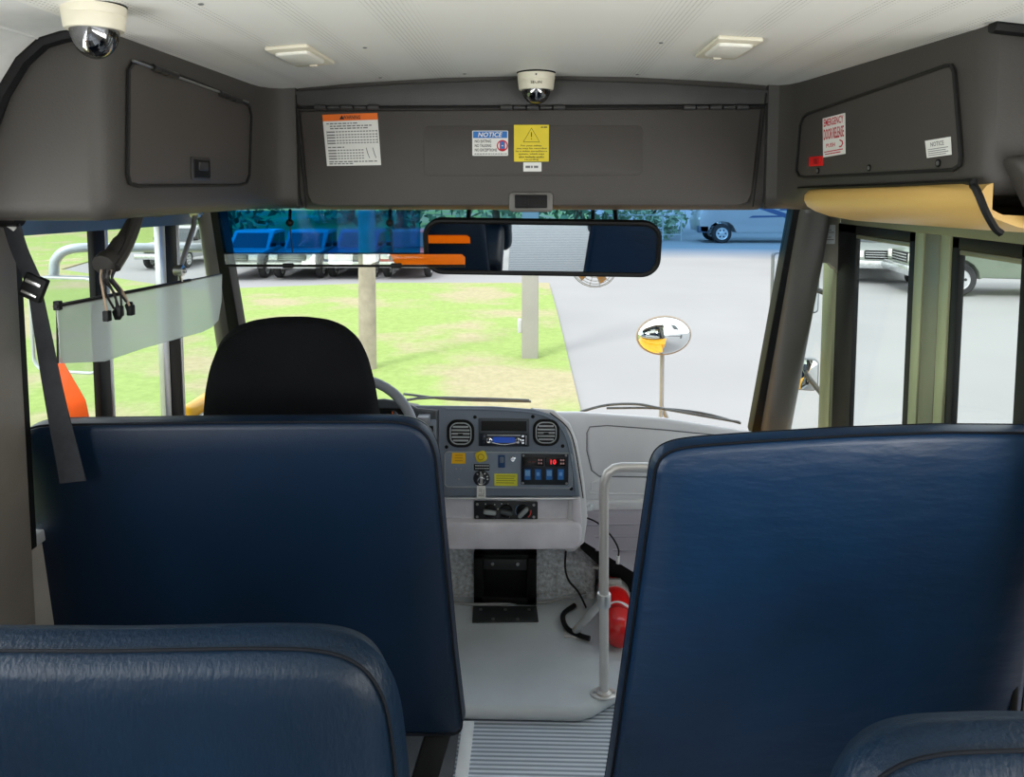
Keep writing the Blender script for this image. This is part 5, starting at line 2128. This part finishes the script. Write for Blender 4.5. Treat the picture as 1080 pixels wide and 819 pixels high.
def pickup(label, col, loc, yaw_, group='parked pickups', mcol=None):
    """local: front toward -X, wheels on z=0, side toward -Y"""
    t = thing('pickup_truck', label, 'pickup truck', loc, group, local=True)
    m = mcol
    side = [(-2.75, .55), (-2.8, .8), (-2.72, 1.02), (-1.45, 1.14), (-1.1, 1.16), (.95, 1.18), (1.0, 1.18), (2.72, 1.18), (2.78, 1.1), (2.78, .62), (2.3, .5)]
    # wheel arches
    arch = lambda cx: [(cx + .47 * math.cos(a), .42 + .47 * math.sin(a)) for a in [i / 8 * PI for i in range(9)]]
    sp_ = side[:10] + [(2.35, .5)] + arch(1.75) + [(-1.2, .45)] + arch(-1.75) + [(-2.3, .5)]
    mb = MB()
    mb.prism([V((x, -.95, z)) for x, z in sp_], V((0, 1.9, 0)), .04, 2)
    mb.build('body', m, t, 30)
    mb = MB()
    cab = [(-1.25, 1.12), (-.55, 1.78), (-.35, 1.85), (.75, 1.85), (.92, 1.8), (1.0, 1.15)]
    mb.prism([V((x, -.84, z)) for x, z in cab], V((0, 1.68, 0)), .05, 3)
    mb.build('cab', m, t, 30)
    mb = MB()
    for y in (-.846, .842):
        mb.prism([V((x, y, z)) for x, z in ((-.95, 1.2), (-.5, 1.68), (.12, 1.72), (.12, 1.2))], V((0, .004, 0)))
        mb.prism([V((x, y, z)) for x, z in ((.2, 1.2), (.2, 1.72), (.78, 1.72), (.84, 1.2))], V((0, .004, 0)))
    mb.hexa([V((-1.22, -.72, 1.17)), V((-1.22, .72, 1.17)), V((-1.16, .72, 1.16)), V((-1.16, -.72, 1.16))], [V((-.62, -.66, 1.74)), V((-.62, .66, 1.74)), V((-.56, .66, 1.72)), V((-.56, -.66, 1.72))])
    mb.build('window', m_cglass, t)
    for x in (-1.75, 1.75):
        for y in (-.84, .84):
            wheel('wheel', t, V((x, y, .41)), .41, .26, 1)
    mb = MB()
    mb.bb((-2.92, -.96, .48), (-2.72, .96, .72), .03)
    mb.bb((2.74, -.94, .5), (2.9, .94, .7), .03)
    mb.build('bumper', m_bump, t)
    mb = MB()
    mb.bb((-2.815, -.55, .76), (-2.76, .55, 1.02), .01)
    mb.mi = 1
    for z in (.82, .89, .96):
        mb.bb((-2.83, -.53, z - .012), (-2.80, .53, z + .012))
    mb.build('grille', [m_black, m_bump], t)
    for y in (-.75, .75):
        mb = MB(); mb.bb((-2.80, y - .17, .80), (-2.70, y + .17, 1.0), .02); mb.build('headlight', m_diff, t)
        mb = MB(); mb.bb((2.74, y - .1, .78), (2.80, y + .1, 1.1), .01); mb.build('tail_light', m_red, t)
        mb = MB(); mb.bb((-.98, y * 1.25 - .1, 1.2), (-.86, y * 1.25 + .1, 1.36), .03); mb.build('wing_mirror', m_black, t)
    t.rotation_euler = (0, 0, yaw_)
    return t


def gpos(u, v):
    p = ground(u, v)
    return (p.x, p.y, ZG)


paint = lambda n, c: M(n, c, .3, coat=.5, var=(1, .03))
for u, v, lab, pm, sc_ in ((243, 297, 'white pickup parked nose-on beside the left windshield pillar', paint('paint_white', (150, 152, 154)), .72),
                      (305, 297, 'silver pickup parked nose-on behind the left end of the visor rail', paint('paint_silver', (108, 112, 117)), .72),
                      (364, 296, 'dark blue pickup parked nose-on just left of the wooden pole', paint('paint_blue', (52, 70, 104)), .72),
                      (424, 296, 'red pickup parked nose-on right of the wooden pole', paint('paint_red', (150, 34, 26)), .72)):
    g_ = ground(u, v)
    tk = pickup(lab, None, (g_.x, g_.y + 2.3, ZG), math.radians(90), mcol=pm)
    tk.scale = (sc_, sc_, sc_)
g_ = ground(166, 285)
tk = pickup('white pickup parked nose-on in the driver window, right of its black post', None, (g_.x, g_.y + 2, ZG), math.radians(90), mcol=paint('paint_white', (150, 152, 154)))
tk.scale = (.72, .72, .72)
pp = ground(1027, 314)  # silver body, green reflections of the tinted glass put into its colour
pickup('silver green pickup side-on through the rear leaf of the entry door', None, (pp.x + 1.6, pp.y + .95, ZG), -.12, mcol=paint('paint_silver_glass_tint', (112, 124, 108)))
pp = ground(944, 303)
tk = pickup('silver pickup facing the bus, right half of the front door leaf', None, (pp.x + .75, pp.y + 3.0, ZG), math.radians(72), mcol=paint('paint_frost', (128, 134, 131)))
tk.scale = (.9, .9, .9)
pp = ground(914, 284)
pickup('white pickup facing the bus, farthest back in the front door leaf', None, (pp.x + .5, pp.y + 4.4, ZG), math.radians(74), mcol=paint('paint_white', (150, 152, 154)))

# motorhome
pw = ground(763, 257)
t = thing('motorhome', 'white motorhome with dark stripes parked at the back of the lot', 'motorhome', (pw.x, pw.y + .3, ZG), local=True)
mb = MB()
mb.prism([V((x, 0, z)) for x, z in ((-1.0, .55), (-1.08, 1.0), (-.95, 1.45), (-.45, 2.3), (-.2, 3.1), (0, 3.25), (8.3, 3.25), (8.4, 3.1), (8.4, .55), (.68, .5), (.62, .62), (.5, .84), (.3, .98), (0, 1.03), (-.3, .98), (-.5, .84), (-.62, .62), (-.68, .5))], V((0, 2.4, 0)), .03, 2)
mb.build('body', paint('paint_cream', (160, 158, 158)), t, 30)
mb = MB()
for (x0, z0, x1, z1, hgt) in ((-.3, 1.62, 2.2, 1.75, .16), (1.2, 1.2, 4.5, 1.28, .1), (2.6, 1.55, 8.2, 1.5, .14), (4.5, .95, 8.2, 1.0, .12)):
    mb.prism([V((x0, -.006, z0)), V((x1, -.006, z1)), V((x1, -.006, z1 + hgt * .5)), V((x0 + .2, -.006, z0 + hgt))], V((0, .012, 0)))
mb.prism([V((x, -.008, z)) for x, z in ((.6, 2.0), (1.4, 1.95), (5.2, .62), (4.6, .62))], V((0, .012, 0)))
mb.build('stripe', M('stripe_blue', (52, 74, 110), .4), t)
mb = MB()
mb.prism([V((x, -.004, z)) for x, z in ((-.5, 1.9), (-.3, 2.45), (.5, 2.5), (.5, 1.9))], V((0, .01, 0)))
for x in (1.6, 3.2, 5.2, 6.8):
    mb.bb((x, -.006, 1.95), (x + 1.1, .02, 2.55))
mb.build('window', m_cglass, t)
mb = MB(); mb.bb((-1.05, .02, .95), (-.85, .4, 1.2), .03); mb.build('headlight', m_diff, t)
mb = MB(); mb.bb((-1.1, 0, .5), (-.62, .5, .82), .03); mb.build('bumper', M('bumper_blue', (70, 84, 104), .4), t)
for x in (0, 5.9):
    wheel('wheel', t, V((x, .16, .46)), .46, .3, 1)
    wheel('wheel', t, V((x, 2.2, .46)), .46, .3, 1)

# =================================================================== light
wd = bpy.data.worlds.new('daylight')
SC.world = wd
wd.use_nodes = True
nt = wd.node_tree
bg = nt.nodes['Background']
sky = nt.nodes.new('ShaderNodeTexSky')
sky.sky_type = 'HOSEK_WILKIE'
sky.turbidity = 6
sky.ground_albedo = .4
sky.sun_direction = V((-.4, -.5, .75)).normalized()
mixn = nt.nodes.new('ShaderNodeMixRGB')
mixn.inputs[0].default_value = .75
mixn.inputs[2].default_value = (.97, .985, 1.0, 1)
nt.links.new(sky.outputs[0], mixn.inputs[1])
nt.links.new(mixn.outputs[0], bg.inputs['Color'])
bg.inputs['Strength'].default_value = 3.1


def light(name, kind, loc, rot, energy, color=(1, 1, 1), **kw):
    l = bpy.data.lights.new(name, kind)
    l.energy = energy
    l.color = color
    for k, v in kw.items():
        setattr(l, k, v)
    o = bpy.data.objects.new(name, l)
    COL.objects.link(o)
    o.location = loc
    o.rotation_euler = rot
    return o


light('sun', 'SUN', (0, 0, 10), (math.radians(40), 0, math.radians(-35)), 2.2, (1, .96, .9), angle=.2)
# added area lamps boosting daylight at the unseen passenger windows behind the camera
light('window_fill_left', 'AREA', (-1.30, -1.8, 1.25), (0, math.radians(-90), 0), 105, (.95, .98, 1), shape='RECTANGLE', size=.5, size_y=6.0)
light('window_fill_right', 'AREA', (1.26, -1.8, 1.25), (0, math.radians(90), 0), 105, (1, .98, .93), shape='RECTANGLE', size=.5, size_y=6.0)

SC.view_settings.view_transform = 'Standard'
SC.view_settings.look = 'None'
SC.view_settings.exposure = 0
SC.view_settings.gamma = 1
SC.view_settings.use_curve_mapping = False
SC.cycles.max_bounces = 8
SC.cycles.diffuse_bounces = 5
SC.cycles.transparent_max_bounces = 16
SC.cycles.use_denoising = True
